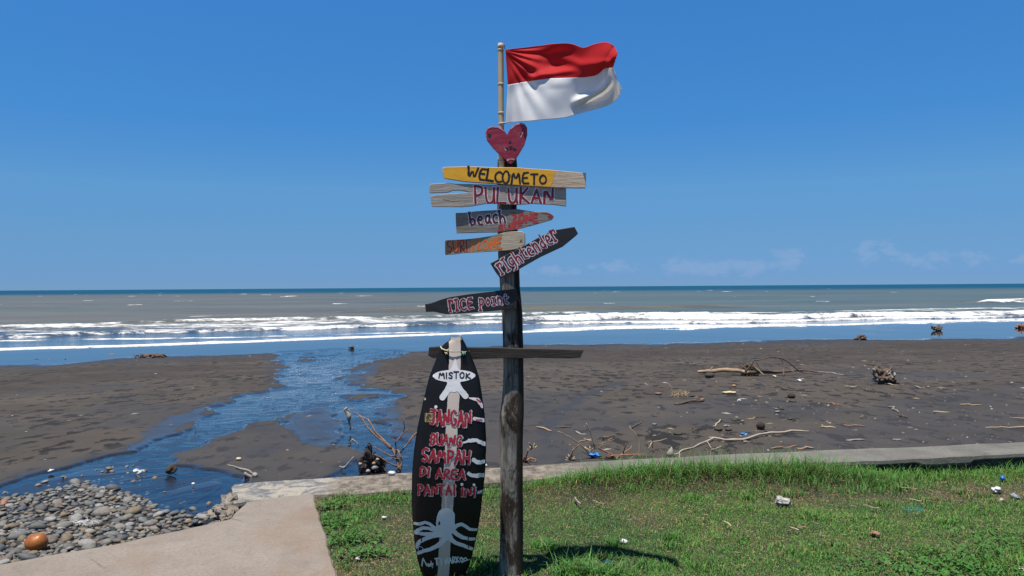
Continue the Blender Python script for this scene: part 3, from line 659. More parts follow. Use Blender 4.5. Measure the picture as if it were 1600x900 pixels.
# ================================================================== signpost
PX0 = 0.0; PY = 4.41
m_post = NT("dark_post_wood"); n = m_post; v = n.map(n.co.outputs["Object"], (26, 26, 2.4)); g = n.noise(1, v, 7, .7, .5); g2 = n.noise(4.0, n.map(n.co.outputs["Object"], (1.6, 1.6, .8)), 6, .7, .6)
g4 = n.noise(7, n.map(n.co.outputs["Object"], (12, 12, 1)), 4, .7)
c = n.mix(n.ramp(g, [(.3, 0), (.72, 1)]), (.016, .010, .007), (.078, .054, .038))
lit_lichen = n.math('MULTIPLY', n.ramp(g2, [(.43, 0), (.51, 1)]), n.step(n.attr("lit"), .2, .9)); lit_lichen = n.math('MULTIPLY', lit_lichen, n.ramp(g4, [(.35, .3), (.6, 1)]))  # grey lichen patches, with the sunlit left and front sides painted lighter
c = n.mix(lit_lichen, c, n.mix(n.ramp(g, [(.35, 0), (.65, 1)]), (.17, .155, .13), (.40, .375, .33)))
sp = n.ramp(n.vor(62), [(.07, 1), (.11, 0)]); sp = n.math('MULTIPLY', sp, n.ramp(n.noise(6), [(.56, 0), (.62, 1)])); c = n.mix(sp, c, (.55, .55, .5))
h = n.math('ADD', g, n.math('MULTIPLY', g4, .8)); m_post = n.fin(c, .85, n.bump(h, .9, .012)); n.b.inputs['Specular IOR Level'].default_value = .2
rootp = root("signpost", tuple(gl(800, 893)[:2])+(0,), "tall dark timber signpost nailed with seven painted boards and a cross beam", "signpost")
rw = [(246, 777.5, 807), (258, 777, 808), (324, 777, 807.5), (402, 778.5, 810.5), (447, 781.5, 812), (491, 784.6, 816), (533, 786, 817), (560, 786.5, 817.5), (600, 786.5, 817.8), (627, 784.5, 818), (650, 781, 818), (670, 780.8, 817.2), (697, 781.6, 816.6), (722, 782, 817), (800, 782, 817), (850, 781.5, 817), (893, 780, 817.5), (930, 778, 819)]
ysr = np.linspace(246, 925, 120); lx = np.interp(ysr, [r[0] for r in rw], [r[1] for r in rw]); rx = np.interp(ysr, [r[0] for r in rw], [r[2] for r in rw])
V = []; Fc = []; lit = []; K = 28
for i, yy in enumerate(ysr):
    a = P(lx[i], yy, PY); b = P(rx[i], yy, PY); c0 = (a+b)/2; hw = (b[0]-a[0])/2; dp = hw*.95
    for k in range(K):
        th = 2*math.pi*k/K; ct, st = math.cos(th), math.sin(th); p_ = 3.6
        sq = (abs(ct)**p_+abs(st)**p_)**(-1/p_)
        q = 1+.05*(fbm(np.array(k*.8), np.array(i*.09), 1, 33, 3)-.5)*2+.02*(vn(k*2.1, i*.6, 1, 8)-.5)
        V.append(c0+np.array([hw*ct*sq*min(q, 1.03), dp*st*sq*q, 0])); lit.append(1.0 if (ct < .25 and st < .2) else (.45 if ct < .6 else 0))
for i in range(len(ysr)-1):
    for k in range(K): Fc.append((i*K+k, (i+1)*K+k, (i+1)*K+(k+1) % K, i*K+(k+1) % K))
Fc.append(tuple(range(K)))
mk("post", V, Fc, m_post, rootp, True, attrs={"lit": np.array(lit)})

# --- planar frames
class Plane:
    """an upright plane: Y = y0 + k*x, holding things in (u along, w up) metres"""
    def __init__(s, y0, k, px, py, lean=0.0):
        s.y0, s.k, s.lean = y0, k, lean
        s.ex = Vector((1, k, 0)).normalized(); s.n = Vector((k, -1, 0)).normalized(); s.ez = Vector((0, 0, 1))
        s.o = Vector(s.hit(px, py))
    def hit(s, px, py):
        d = ray(px, py); t = s.y0/(d[1]-s.k*d[0]); return (d[0]*t, d[1]*t, CAMZ+d[2]*t)
    def loc(s, px, py):
        d = Vector(s.hit(px, py))-s.o; return (d.dot(s.ex), d.z)
    def M(s):
        m = Matrix.Identity(4); m.col[0][:3] = s.ex; m.col[1][:3] = -s.n; m.col[2][:3] = s.ez; m.col[3][:3] = s.o; return m
def capsules(strokes, X, Y):
    """strokes: list of [(x, y, r), ...]; returns distance, negative inside"""
    d = np.full(X.shape, 1e9)
    for st in strokes:
        if len(st) == 1: d = np.minimum(d, np.hypot(X-st[0][0], Y-st[0][1])-st[0][2])
        for a, b in zip(st[:-1], st[1:]):
            ex, ey = b[0]-a[0], b[1]-a[1]; t = np.clip(((X-a[0])*ex+(Y-a[1])*ey)/(ex*ex+ey*ey+1e-12), 0, 1)
            d = np.minimum(d, np.hypot(X-a[0]-t*ex, Y-a[1]-t*ey)-(a[2]+t*(b[2]-a[2])))
    return d
def contour(sdf, x0, x1, y0, y1, res, lift):
    """filled outline of sdf < 0 as one clean sheet of cells; lift(x, y) -> position"""
    nx, ny = int((x1-x0)/res)+2, int((y1-y0)/res)+2
    gx = x0+np.arange(nx)*res; gy = y0+np.arange(ny)*res; X, Y = np.meshgrid(gx, gy, indexing='ij'); D = sdf(X, Y)
    In = D < 0; cnt = In[:-1, :-1].astype(int)+In[1:, :-1]+In[1:, 1:]+In[:-1, 1:]
    V = []; idx = {}; Fc = []
    def vid(key, x, y):
        if key not in idx: idx[key] = len(V); V.append(lift(x, y))
        return idx[key]
    for i, j in zip(*np.nonzero(cnt)):
        cs = ((i, j), (i+1, j), (i+1, j+1), (i, j+1)); f = []
        for k in range(4):
            a, b = cs[k], cs[(k+1) % 4]; da, db = D[a], D[b]
            if da < 0: f.append(vid(a, gx[a[0]], gy[a[1]]))
            if (da < 0) != (db < 0):
                t = da/(da-db); f.append(vid((min(a, b), max(a, b)), gx[a[0]]+t*(gx[b[0]]-gx[a[0]]), gy[a[1]]+t*(gy[b[1]]-gy[a[1]])))
        if len(f) > 2: Fc.append(tuple(f))
    return V, Fc
def wobble(X, Y, s=90, a=.0016, seed=0): return a*2*(fbm(X, Y, s, seed, 3)-.5)
# --- a brush alphabet: strokes in a 1-high box, width given first
GL = {
 'W': (1.0, [[(0, 1), (.22, .02), (.5, .75), (.74, .02), (1, 1)]]), 'E': (.6, [[(.6, 1), (.05, .97), (0, 0), (.62, .03)], [(.02, .52), (.5, .55)]]), 'L': (.6, [[(.03, 1), (0, .02), (.62, .04)]]),
 'C': (.65, [[(.65, .85), (.4, 1), (.1, .82), (0, .45), (.15, .1), (.45, 0), (.68, .14)]]), 'O': (.7, [[(.35, 1), (.08, .8), (0, .45), (.15, .08), (.42, 0), (.66, .25), (.68, .65), (.55, .92), (.35, 1)]]),
 'M': (.85, [[(0, 0), (.12, 1), (.42, .35), (.72, 1), (.86, 0)]]), 'T': (.65, [[(0, .96), (.68, 1)], [(.34, .98), (.34, 0)]]),
 'P': (.6, [[(.08, 0), (.05, 1)], [(.02, .98), (.5, .95), (.62, .72), (.48, .48), (.08, .45)]]), 'U': (.65, [[(0, 1), (.03, .25), (.2, 0), (.5, .04), (.62, .3), (.64, 1)], [(.63, .4), (.68, 0)]]),
 'K': (.65, [[(.05, 1), (.03, 0)], [(.6, .98), (.06, .45), (.68, 0)]]), 'A': (.7, [[(0, 0), (.36, 1), (.7, 0)], [(.12, .38), (.6, .38)]]), 'N': (.7, [[(.03, 0), (.05, 1), (.62, .02), (.66, 1)]]),
 'Z': (.65, [[(.02, .95), (.6, .98), (.03, .03), (.66, .05)]]), 'S': (.6, [[(.58, .85), (.35, 1), (.06, .84), (.1, .58), (.48, .45), (.58, .2), (.35, 0), (.02, .12)]]),
 'R': (.65, [[(.05, 0), (.05, 1), (.45, .98), (.6, .76), (.45, .52), (.08, .47), (.66, 0)]]), 'F': (.55, [[(.04, 0), (.04, 1), (.58, .98)], [(.05, .53), (.46, .54)]]), '/': (.45, [[(0, -.1), (.45, 1.1)]]),
 'J': (.55, [[(.0, .98), (.6, 1)], [(.42, 1), (.44, .25), (.25, 0), (.02, .15)]]), 'G': (.7, [[(.64, .85), (.38, 1), (.08, .8), (0, .42), (.15, .06), (.45, 0), (.64, .15), (.64, .45), (.38, .45)]]),
 'B': (.6, [[(.04, 0), (.05, 1), (.42, .97), (.54, .78), (.4, .55), (.06, .52)], [(.4, .55), (.6, .3), (.42, .02), (.04, 0)]]), 'H': (.65, [[(.03, 1), (.02, 0)], [(.6, 1), (.62, 0)], [(.03, .5), (.6, .5)]]),
 'D': (.65, [[(.04, 0), (.04, 1), (.4, .93), (.62, .55), (.45, .12), (.04, 0)]]), 'I': (.2, [[(.1, 1), (.1, 0)]]), 'i': (.22, [[(.1, .72), (.1, 0)], [(.1, .98)]]),
 'I2': (.4, [[(.2, 1), (.2, 0)], [(.02, 1), (.38, 1)], [(.02, 0), (.38, 0)]]),
 'b': (.55, [[(.02, 1), (.05, 0), (.4, .05), (.55, .28), (.35, .52), (.08, .45)], [(-.05, .98), (.08, 1)]]), 'e': (.55, [[(.05, .28), (.5, .33), (.42, .55), (.2, .58), (.03, .32), (.15, .03), (.5, .05)]]),
 'a': (.55, [[(.48, .5), (.2, .55), (.02, .3), (.15, .03), (.38, .08), (.48, .35)], [(.48, .55), (.46, .15), (.6, .02)]]), 'c': (.48, [[(.48, .5), (.22, .58), (.02, .3), (.16, .03), (.48, .08)]]),
 'h': (.55, [[(.02, 1), (.04, 0)], [(.04, .35), (.28, .58), (.48, .42), (.52, 0)], [(-.06, .98), (.08, 1)]]), 'r': (.5, [[(.08, .62), (.1, 0)], [(0, .62), (.16, .66)], [(.1, .4), (.28, .62), (.5, .6), (.48, .46)], [(0, 0), (.2, 0)]]),
 'g': (.55, [[(.5, .62), (.15, .6), (.03, .35), (.2, .15), (.48, .25), (.5, .62), (.46, -.15), (.1, -.2)]]), 't': (.5, [[(.22, .95), (.24, .1), (.48, .05)], [(.0, .62), (.5, .66)]]),
 'n': (.55, [[(.05, .6), (.06, 0)], [(.06, .38), (.28, .6), (.48, .45), (.5, 0)]]), 'd': (.55, [[(.46, 1), (.46, 0)], [(.46, .4), (.25, .55), (.03, .3), (.2, .02), (.46, .15)]]),
 'p': (.55, [[(.06, .62), (.05, -.35)], [(.06, .55), (.38, .62), (.52, .35), (.32, .08), (.08, .15)], [(-.06, -.35), (.18, -.35)]]), 'o': (.5, [[(.25, .58), (.02, .3), (.22, .02), (.48, .28), (.25, .58)]]),
 'y': (.5, [[(.02, .6), (.22, .1)], [(.48, .62), (.05, -.3)]]), ' ': (.4, [])}
def word(pl, txt, p0, p1, hp, r, sp=.22, hts=None, seed=0, jit=.03, skew=0):
    """strokes of a hand-painted word whose baseline runs between two picture points on the board"""
    a = np.array(pl.loc(*p0)); b = np.array(pl.loc(*p1)); L_ = np.linalg.norm(b-a); e = (b-a)/L_; u = np.array([-e[1], e[0]]); h = hp/F*pl.y0
    rr = np.random.default_rng(seed); tot = sum(GL[c][0]+sp for c in txt)-sp; k = L_/tot; x = 0; out = []
    for q, c in enumerate(txt):
        w_, ss_ = GL[c]; hh = h*(hts[q] if hts else 1); dy = (rr.random()-.5)*jit*h
        for st in ss_:
            o_ = []
            for i, (sx, sy) in enumerate(st):
                sx += (rr.random()-.5)*jit*1.5; sy += (rr.random()-.5)*jit*1.5
                p = a+e*((x+sx)*k+skew*sy*hh)+u*(sy*hh+dy); o_.append((p[0], p[1], r*(.85+.35*rr.random())))
            if len(o_) > 3:      # round off brush corners
                z = [o_[0]]
                for i in range(1, len(o_)-1):
                    p_, q_, s_ = o_[i-1], o_[i], o_[i+1]
                    z += [tuple(.25*p_[m]+.75*q_[m] for m in range(3)), tuple(.25*s_[m]+.75*q_[m] for m in range(3))]
                o_ = z+[o_[-1]]
            out.append(o_)
        x += w_+sp
    return out
def bounds(st, pad):
    r_ = max(p[2] for s in st for p in s); pad = pad*.5+r_; xs = [p[0] for s in st for p in s]; ys_ = [p[1] for s in st for p in s]; return min(xs)-pad, max(xs)+pad, min(ys_)-pad, max(ys_)+pad
def letter(parent, name, pl, st, m, grow=0, lift=.0006, res=.0018, wob=.0012, seed=0, clip=None, surf=None):
    def f(X, Y):
        d = capsules(st, X, Y)-grow+wobble(X, Y, 110, wob, seed)
        if clip is not None: d = np.maximum(d, -sd(clip, X, Y)+.0012)
        return d
    lf = surf or (lambda x, y: (x, -lift, y))
    V, Fc = contour(f, *bounds(st, .012+grow), res, lf)
    if surf: V = [(v[0], v[1]-lift, v[2]) for v in V]
    if not Fc: return
    me = raw(name, V, Fc, [m]); return link(me, name, parent)
def board(name, label, pl, px, m, thick=.024, seed=0, jag=.0015, step=.012):
    """a plank cut to a traced outline, front face on the plane, back behind it"""
    pts = [np.array([*pl.loc(*p), 0.]) for p in px]
    po = densify(pts, step, jag, seed); 
    for q in po: q[2] = 0
    ar = sum(po[i][0]*po[(i+1) % len(po)][1]-po[(i+1) % len(po)][0]*po[i][1] for i in range(len(po)))
    if ar < 0: po = po[::-1]
    ins = inset(po, -.0018); N = len(po)
    V = [(p[0], 0, p[1]) for p in ins]+[(p[0], .002, p[1]) for p in po]+[(p[0], thick, p[1]) for p in po]
    Fc = [tuple(range(N))]+[(N+i, N+(i+1) % N, (i+1) % N, i) for i in range(N)]+[(2*N+i, 2*N+(i+1) % N, N+(i+1) % N, N+i) for i in range(N)]+[tuple(range(3*N-1, 2*N-1, -1))]
    me = raw(name, V, Fc, [m]); o = link(me, name, rootp, Matrix.Translation(-Vector(rootp.location)) @ pl.M()); o["label"] = label
    return o, [(p[0], p[1]) for p in po]
m_grey = wood("grey_weathered_wood", (.29, .25, .21), (.46, .41, .355), (.09, .075, .065), 1, .85)
m_tan = wood("bare_tan_wood", (.50, .36, .24), (.64, .50, .37), (.22, .14, .09), .8, .8)
m_pale = wood("pale_knotty_wood", (.42, .34, .24), (.52, .44, .33), (.16, .10, .07), .8, .8, patch=((.10, .065, .045), 16, .63))
m_black = paint("black_board_paint", (.009, .009, .011), (.020, .020, .025), .6, 25)
m_blk = paint("black_letter_paint", (.012, .010, .010), (.02, .016, .014), .5)
m_yel = paint("yellow_board_paint", (.86, .44, .02), (.70, .31, .015), .55, 22)
m_red = paint("dark_red_paint", (.24, .008, .022), (.15, .006, .018), .5)
m_redb = paint("faded_red_paint", (.50, .045, .045), (.34, .03, .03), .6)
m_org = paint("orange_paint", (.85, .17, .02), (.62, .09, .015), .55)
m_wht = paint("white_paint", (.72, .68, .70), (.50, .46, .48), .6)
m_heart = paint("crimson_heart_paint", (.27, .010, .035), (.38, .06, .085), .5, 45)
# heart
def zx(s, ox, oy): return lambda L_: [(ox+a/s, oy+b/s) for a, b in L_]
Z1 = zx(4.092, 740, 50); Z2 = zx(5.625, 650, 240); Z3 = zx(5.625, 650, 340)
pl = Plane(4.305, 0, 793, 225)
ho, hp = board("heart_board", "crimson painted wooden heart with carved hollows at the top of the post", pl, Z1([(240, 842), (262, 818), (285, 785), (325, 718), (344, 655), (343, 612), (325, 585), (300, 578), (265, 590), (235, 615), (214, 655), (196, 630), (160, 607), (115, 602), (85, 615), (74, 645), (85, 690), (120, 735), (165, 780), (205, 815), (222, 835)]), m_heart, .034, 1, .001)
m_hole = paint("dark_hollow", (.035, .008, .012)); m_pink = paint("worn_pink_paint", (.62, .36, .40), (.45, .12, .17), .6, 80)
for lbl, q in (("hollow", [(212, 748, 10, 14), (238, 742, 13, 12), (262, 750, 10, 8)]), ("hollow", [(103, 662, 11, 13)]), ("hollow", [(232, 704, 8, 8)]), ("hollow", [(306, 655, 9, 16)])):
    st = [[(*pl.loc(740+a/4.092, 50+b/4.092), c/4.092/F*4.3)] for a, b, c, d in q]; letter(ho, lbl, pl, st, m_hole, 0, .0008, .0015, .003, 3)
st = [[(*pl.loc(740+a/4.092, 50+b/4.092), .0035) for a, b in ((318, 640), (300, 672))], [(*pl.loc(740+a/4.092, 50+b/4.092), .004) for a, b in ((205, 822), (240, 812), (262, 816))], [(*pl.loc(740+a/4.092, 50+b/4.092), .002) for a, b in ((195, 738), (208, 760))]]
for s_ in st: letter(ho, "paint_chip", pl, [s_], m_pink, 0, .0012, .0014, .004, 5, clip=hp)
st = [[(*pl.loc(740+a/4.092, 50+b/4.092), .0026) for a, b in ((80, 690), (78, 640), (88, 618), (118, 606), (160, 611), (192, 632))], [(*pl.loc(740+a/4.092, 50+b/4.092), .0026) for a, b in ((240, 618), (268, 595), (300, 584), (322, 592))]]
for s_ in st: letter(ho, "worn_edge", pl, [s_], m_pink, 0, .0010, .0014, .002, 6, clip=hp)
# WELCOME TO
pl = Plane(4.300, 0, 793, 278)
bo, bp = board("sign_board", "yellow board with black words WELCOME TO and a bare wooden end", pl, Z2([(228, 132), (245, 118), (420, 112), (560, 114), (720, 120), (890, 122), (1000, 130), (1160, 140), (1300, 152), (1440, 166), (1494, 170), (1494, 230), (1490, 302), (1400, 303), (1180, 296), (960, 282), (800, 270), (600, 258), (420, 243), (300, 225), (245, 215), (232, 170)]), m_tan, .026, 2)
yp = [pl.loc(*p) for p in Z2([(262, 100), (1225, 100), (1222, 160), (1198, 230), (1180, 320), (262, 320), (245, 215), (250, 150)])]
V, Fc = contour(lambda X, Y: np.maximum(-sd(yp, X, Y)+wobble(X, Y, 40, .006, 4), -sd(bp, X, Y)+.0022), bp[0][0]-.5, bp[0][0]+.7, -.2, .2, .0035, lambda x, y: (x, -.0006, y))
link(raw("yellow_paint", V, Fc, [m_yel]), "yellow_paint", bo)
st = word(pl, "WELC", Z2([(445, 210)])[0], Z2([(745, 256)])[0], 17.5, .0056, .2, [1, 1, 1.02, .95], 1)+word(pl, "OMETO", Z2([(758, 262)])[0], Z2([(1145, 270)])[0], 18.5, .0052, .25, [1.05, 1.0, .95, .85, .75], 2)
letter(bo, "lettering", pl, st, m_blk, 0, .0013, .0018, .0016, 7)
# PULUKAN
pl = Plane(4.3093, .0145, 793, 303)
bo, bp = board("sign_board", "grey split plank with outlined dark red word PULUKAN", pl, Z2([(118, 285), (130, 268), (200, 262), (280, 256), (350, 266), (460, 266), (700, 272), (900, 285), (1100, 292), (1320, 305), (1320, 462), (1200, 447), (1040, 440), (900, 447), (780, 443), (690, 436), (610, 440), (500, 460), (400, 468), (290, 466), (140, 464), (126, 378), (180, 366), (300, 352), (400, 345), (470, 338), (380, 322), (320, 322), (280, 338), (200, 340), (120, 343)]), m_grey, .024, 3, .0025)
st = word(pl, ['P', 'U', 'L', 'U', 'K', 'A', 'N'], Z2([(515, 436)])[0], Z2([(1205, 434)])[0], 25, .0062, .26, [1.1, .95, .98, .92, .95, .85, .9], 3)
letter(bo, "letter_outline", pl, st, m_wht, .0042, .0006, .002, .003, 8, clip=bp); letter(bo, "lettering", pl, st, m_red, 0, .0012, .0018, .001, 9)
letter(bo, "pale_split", pl, [[(*pl.loc(*p), .0028) for p in Z2([(235, 398), (280, 402), (305, 415), (330, 412), (390, 408)])]], m_pale, 0, .0009, .0016, .003, 10)
m_dgrey = wood("dark_grey_wood", (.17, .148, .125), (.30, .265, .23), (.06, .05, .042), 1, .85)
# beach ZONE
pl = Plane(4.3203, -.0214, 793, 346)
bo, bp = board("sign_board", "grey pointed board with words beach ZONE in red and a frayed red tip", pl, Z2([(348, 522), (420, 520), (500, 508), (600, 500), (740, 492), (900, 490), (985, 505), (1060, 514), (1150, 516), (1195, 536), (1210, 552), (1195, 578), (1130, 598), (1020, 630), (880, 668), (720, 690), (560, 694), (440, 698), (356, 700), (350, 610)]), m_dgrey, .02, 4, .003)
tip = [pl.loc(*p) for p in Z2([(1060, 480), (1100, 524), (1160, 540), (1160, 570), (1190, 620), (1300, 600), (1300, 480)])]
V, Fc = contour(lambda X, Y: np.maximum(-sd(tip, X, Y)+wobble(X, Y, 60, .012, 4), -sd(bp, X, Y)+.002), .15, .55, -.15, .15, .003, lambda x, y: (x, -.0005, y)); link(raw("red_tip", V, Fc, [paint("dull_red_tip", (.20, .03, .03), (.32, .10, .08))]), "red_tip", bo)
m_dred = paint("maroon_letter_paint", (.065, .006, .02), (.11, .008, .025))
st = word(pl, "beach", Z2([(478, 636)])[0], Z2([(785, 606)])[0], 19, .0055, .26, [1.05, 1.25, 1.3, 1.35, 1.0], 4)
letter(bo, "letter_outline", pl, st, m_wht, .0038, .0006, .002, .003, 11); letter(bo, "lettering", pl, st, m_dred, 0, .0012, .0018, .001, 12)
st = word(pl, "ZONE", Z2([(848, 604)])[0], Z2([(1065, 600)])[0], 13, .0058, .2, None, 5); st += word(pl, "SURF", Z2([(728, 676)])[0], Z2([(935, 652)])[0], 8.5, .0046, .25, None, 6)
letter(bo, "lettering", pl, st, m_redb, 0, .0010, .0018, .002, 13)
# SURF/ZONE
pl = Plane(4.315, -.12, 785, 380)
bo, bp = board("sign_board", "short pale knotty board with orange words SURF/ZONE", pl, Z2([(253, 770), (265, 760), (340, 758), (450, 752), (560, 738), (680, 718), (740, 702), (800, 690), (880, 686), (930, 684), (952, 700), (957, 740), (958, 790), (930, 830), (840, 850), (700, 857), (540, 866), (400, 874), (330, 885), (256, 890)]), m_pale, .022, 5, .002)
op = [pl.loc(*p) for p in Z2([(200, 700), (770, 690), (745, 760), (740, 830), (690, 858), (560, 862), (520, 900), (200, 910)])]
V, Fc = contour(lambda X, Y: np.maximum(-sd(op, X, Y)+wobble(X, Y, 50, .012, 4), -sd(bp, X, Y)+.002), -.36, .12, -.12, .12, .0035, lambda x, y: (x, -.0005, y)); link(raw("ochre_shade", V, Fc, [paint("thin_ochre_shade", (.30, .22, .13), (.38, .30, .19), .8, 30)]), "ochre_shade", bo)  # brownish left part: mostly cast shade, painted on as an ochre layer
st = word(pl, "SURF/ZONE", Z2([(270, 866)])[0], Z2([(752, 834)])[0], 18.5, .0040, .2, [1, 1, 1, .98, 1.05, 1, .8, .85, .9], 7)
letter(bo, "lettering", pl, st, m_org, 0, .0012, .0015, .0012, 14, clip=bp)
st = [[(x_+.004, y_-.003, r_*.55) for x_, y_, r_ in s_] for s_ in st[:5]]
letter(bo, "letter_shade", pl, st, m_red, 0, .0018, .0013, .001, 15, clip=bp)
# rightender
pl = Plane(4.287, .0, 835, 395)
bo, bp = board("sign_board", "black board slanting up to the right with outlined red word rightender", pl, Z3([(653, 403), (760, 345), (900, 275), (1060, 185), (1200, 112), (1392, 82), (1424, 140), (1400, 165), (1290, 255), (1100, 345), (880, 468), (742, 538), (700, 480)]), m_black, .024, 6)
st = word(pl, ['r', 'I2', 'g', 'h', 't', 'e', 'n', 'd', 'e', 'r'], Z3([(752, 500)])[0], Z3([(1258, 192)])[0], 24, .0042, .20, [1.15, .85, 1.0, .95, .9, 1.05, 1.1, .95, 1.15, 1.2], 8, .04)
letter(bo, "letter_outline", pl, st, m_wht, .0046, .0006, .002, .002, 16, clip=bp); letter(bo, "lettering", pl, st, m_red, 0, .0012, .0018, .001, 17)
# rice point
pl = Plane(4.318, .0, 735, 470)
bo, bp = board("sign_board", "black board pointing left with outlined red words rice point", pl, Z3([(78, 760), (140, 748), (215, 720), (300, 696), (480, 668), (700, 645), (888, 624), (887, 720), (885, 800), (760, 812), (560, 832), (400, 843), (270, 850), (220, 842), (160, 828), (86, 830)]), m_black, .024, 7)
st = word(pl, ['r', 'I2', 'C', 'E'], Z3([(296, 826)])[0], Z3([(500, 800)])[0], 18.5, .0048, .28, [1.5, .95, .92, .9], 9)+word(pl, ['p', 'o', 'I2', 'n', 't'], Z3([(560, 780)])[0], Z3([(812, 758)])[0], 18, .0042, .26, [1.05, 1.05, .62, 1.1, .85], 10)
letter(bo, "letter_outline", pl, st, m_wht, .0034, .0006, .002, .003, 18, clip=bp); letter(bo, "lettering", pl, st, m_red, 0, .0012, .0018, .001, 19)
# nails
def nail(pl, px, py):
    V, Fc = rock((0, 0, 0), (.004, .002, .004), 1, 1, .05)
    o = link(raw("nail", V, Fc, [m_nail]), "nail", rootp, Matrix.Translation(Vector(pl.hit(px, py))-Vector(rootp.location)+Vector((0, -.002, 0))))
m_nail = simple("rusty_nail", (.05, .025, .015), (.02, .012, .01), 40, .7)
for y0, k, a, b in ((4.300, 0, 797, 273), (4.300, 0, 799, 281), (4.3093, .0145, 799, 300), (4.3203, -.0214, 795, 352), (4.287, 0, 800, 408), (4.318, 0, 797, 462), (4.318, 0, 800, 476)): nail(Plane(y0, k, a, b), a, b)
# cross beam
pl = Plane(4.318, .02, 800, 552)
Z4 = zx(4.287, 630, 510)
m_beam = wood("dark_beam_wood", (.016, .013, .011), (.05, .04, .032), (.006, .005, .005), 1, .85)
bo, bp = board("cross_beam", "rough dark beam nailed across the post at surfboard height", pl, Z4([(172, 142), (240, 137), (430, 142), (600, 144), (800, 150), (1000, 153), (1213, 157), (1198, 185), (1188, 210), (1130, 216), (1000, 214), (880, 210), (820, 216), (700, 210), (560, 216), (460, 221), (300, 216), (200, 214), (168, 196)]), m_beam, .05, 8, .002)
# bamboo flagpole
m_bamboo = wood("dry_bamboo", (.42, .31, .165), (.58, .45, .27), (.10, .08, .055), 1, .6, (30, 30, 1.2))
pts = [P(783.8+(-1.5)*(1-t), 68+t*205, 4.335+.0*t) for t in np.linspace(0, 1, 40)]; nodes = [.05, .31, .53, .74, .9]
V, Fc = tube(pts, [.0155], 14, .015); V = np.array(V)
mk("flagpole", V, Fc, m_bamboo, rootp, True)
fp = C.objects["flagpole"]
for t in nodes:
    c_ = P(783.8-1.5*(1-t), 68+t*205, 4.335); V, Fc = tube([c_-np.array([0, 0, .005]), c_, c_+np.array([0, 0, .005])], [.0158, .0185, .0158], 14, .02); mk("bamboo_node", V, Fc, m_bamboo, rootp, True)

# ================================================================== flag
def curve(pts, k=None): 
    L_ = np.r_[0, np.cumsum(np.hypot(*np.diff(np.array(pts), axis=0).T))]; L_ /= L_[-1]; a = np.array(pts)
    # smooth by quadratic resampling
    t = np.linspace(0, 1, 60); xy = np.stack([np.interp(t, L_, a[:, i]) for i in range(2)], 1)
    for _ in range(3): xy[1:-1] = .25*xy[:-2]+.5*xy[1:-1]+.25*xy[2:]
    return lambda u: np.stack([np.interp(u, t, xy[:, i]) for i in range(2)], -1)
top = curve(Z1([(203, 112), (300, 102), (400, 90), (500, 75), (590, 69), (640, 76), (675, 92), (700, 104), (725, 96), (760, 80), (830, 63), (870, 67), (905, 92), (920, 140)]))
mid = curve(Z1([(218, 338), (350, 315), (480, 297), (600, 293), (700, 290), (780, 280), (812, 258), (835, 232), (870, 226), (892, 228)]))
bot = curve(Z1([(205, 583), (350, 571), (500, 558), (590, 549), (700, 515), (800, 490), (880, 460), (930, 420), (945, 365)]))
NU, NV = 150, 90; u = np.linspace(0, 1, NU)
T_, M_, B_ = top(u), mid(u), bot(u)
def fpt(iu, v_):
    if v_ <= .5:
        s_ = v_*2; q = T_[iu]*(1-s_)+M_[iu]*s_
    else:
        s_ = v_*2-1; q = M_[iu]*(1-s_)+B_[iu]*s_
    return q
def gauss(a, c, w): return math.exp(-((a-c)/w)**2)
def fdepth(U, v_):
    Yd = 4.335-.31*U**2.1
    # folds fanning from the top of the hoist, and rolls running out to the fly
    r_ = math.atan2(v_*.62, U+.03); rad = math.hypot(U, v_*.62)
    k_ = 1-.55*ss(.5, .65, v_); Yd += .018*k_*math.sin(r_*8.5-rad*4.0+.6)*min(1, U*3)*(1-.3*U)
    Yd += .014*k_*math.sin((v_*2.3+U*2.1)*2.6*math.pi*.5+1.1)*min(1, U*2.5)
    Yd += .035*math.sin(U*6.2+v_*1.6-.6)*min(1, U*1.5)
    c1 = .43-.16*(U-.35); Yd -= .026*gauss(v_, c1, .055)*ss(.12, .3, U)*ss(.68, .5, U)           # the raised roll in the red
    c2 = .20+.30*(U-.4); Yd -= .018*gauss(v_, c2, .07)*ss(.3, .5, U)
    c3 = .84-.36*(U-.55)*1.0; Yd -= .048*gauss(v_, c3, .05)*ss(.52, .62, U)*ss(.96, .86, U); Yd += .03*gauss(v_, c3+.09, .05)*ss(.52, .62, U)*ss(.96, .86, U)
    Yd += .10*(v_-.25)*ss(.42, .75, U)-.07*(v_-.25)*ss(.04, .15, U)*ss(.5, .25, U)
    Yd += .022*math.sin(40*(U-.9)+v_*9)*ss(.86, .97, U)
    Yd += .0065*math.sin(r_*27+rad*3)*gauss(U, .16, .16)*min(1, U*9)
    Yd += .004*(float(fbm(np.array(U*1.6+v_*.5), np.array(v_*.6), 4, 5, 2))-.5)*2
    return Yd
def band(name, v0, v1, m, par, nv):
    V = []; Fc = []
    for j in range(nv):
        v_ = v0+(v1-v0)*j/(nv-1)
        for i in range(NU):
            q = fpt(i, v_); e = 0
            if i > NU-4: q = q+np.array([(RNG.random()-.5)*1.4, 0])
            V.append(P(q[0], q[1], float(fdepth(u[i], v_))))
    for j in range(nv-1):
        for i in range(NU-1): Fc.append((j*NU+i, j*NU+i+1, (j+1)*NU+i+1, (j+1)*NU+i))
    o = mk(name, V, Fc, m, par, True); sm = o.modifiers.new("thickness", 'SOLIDIFY'); sm.thickness = .0008; return o
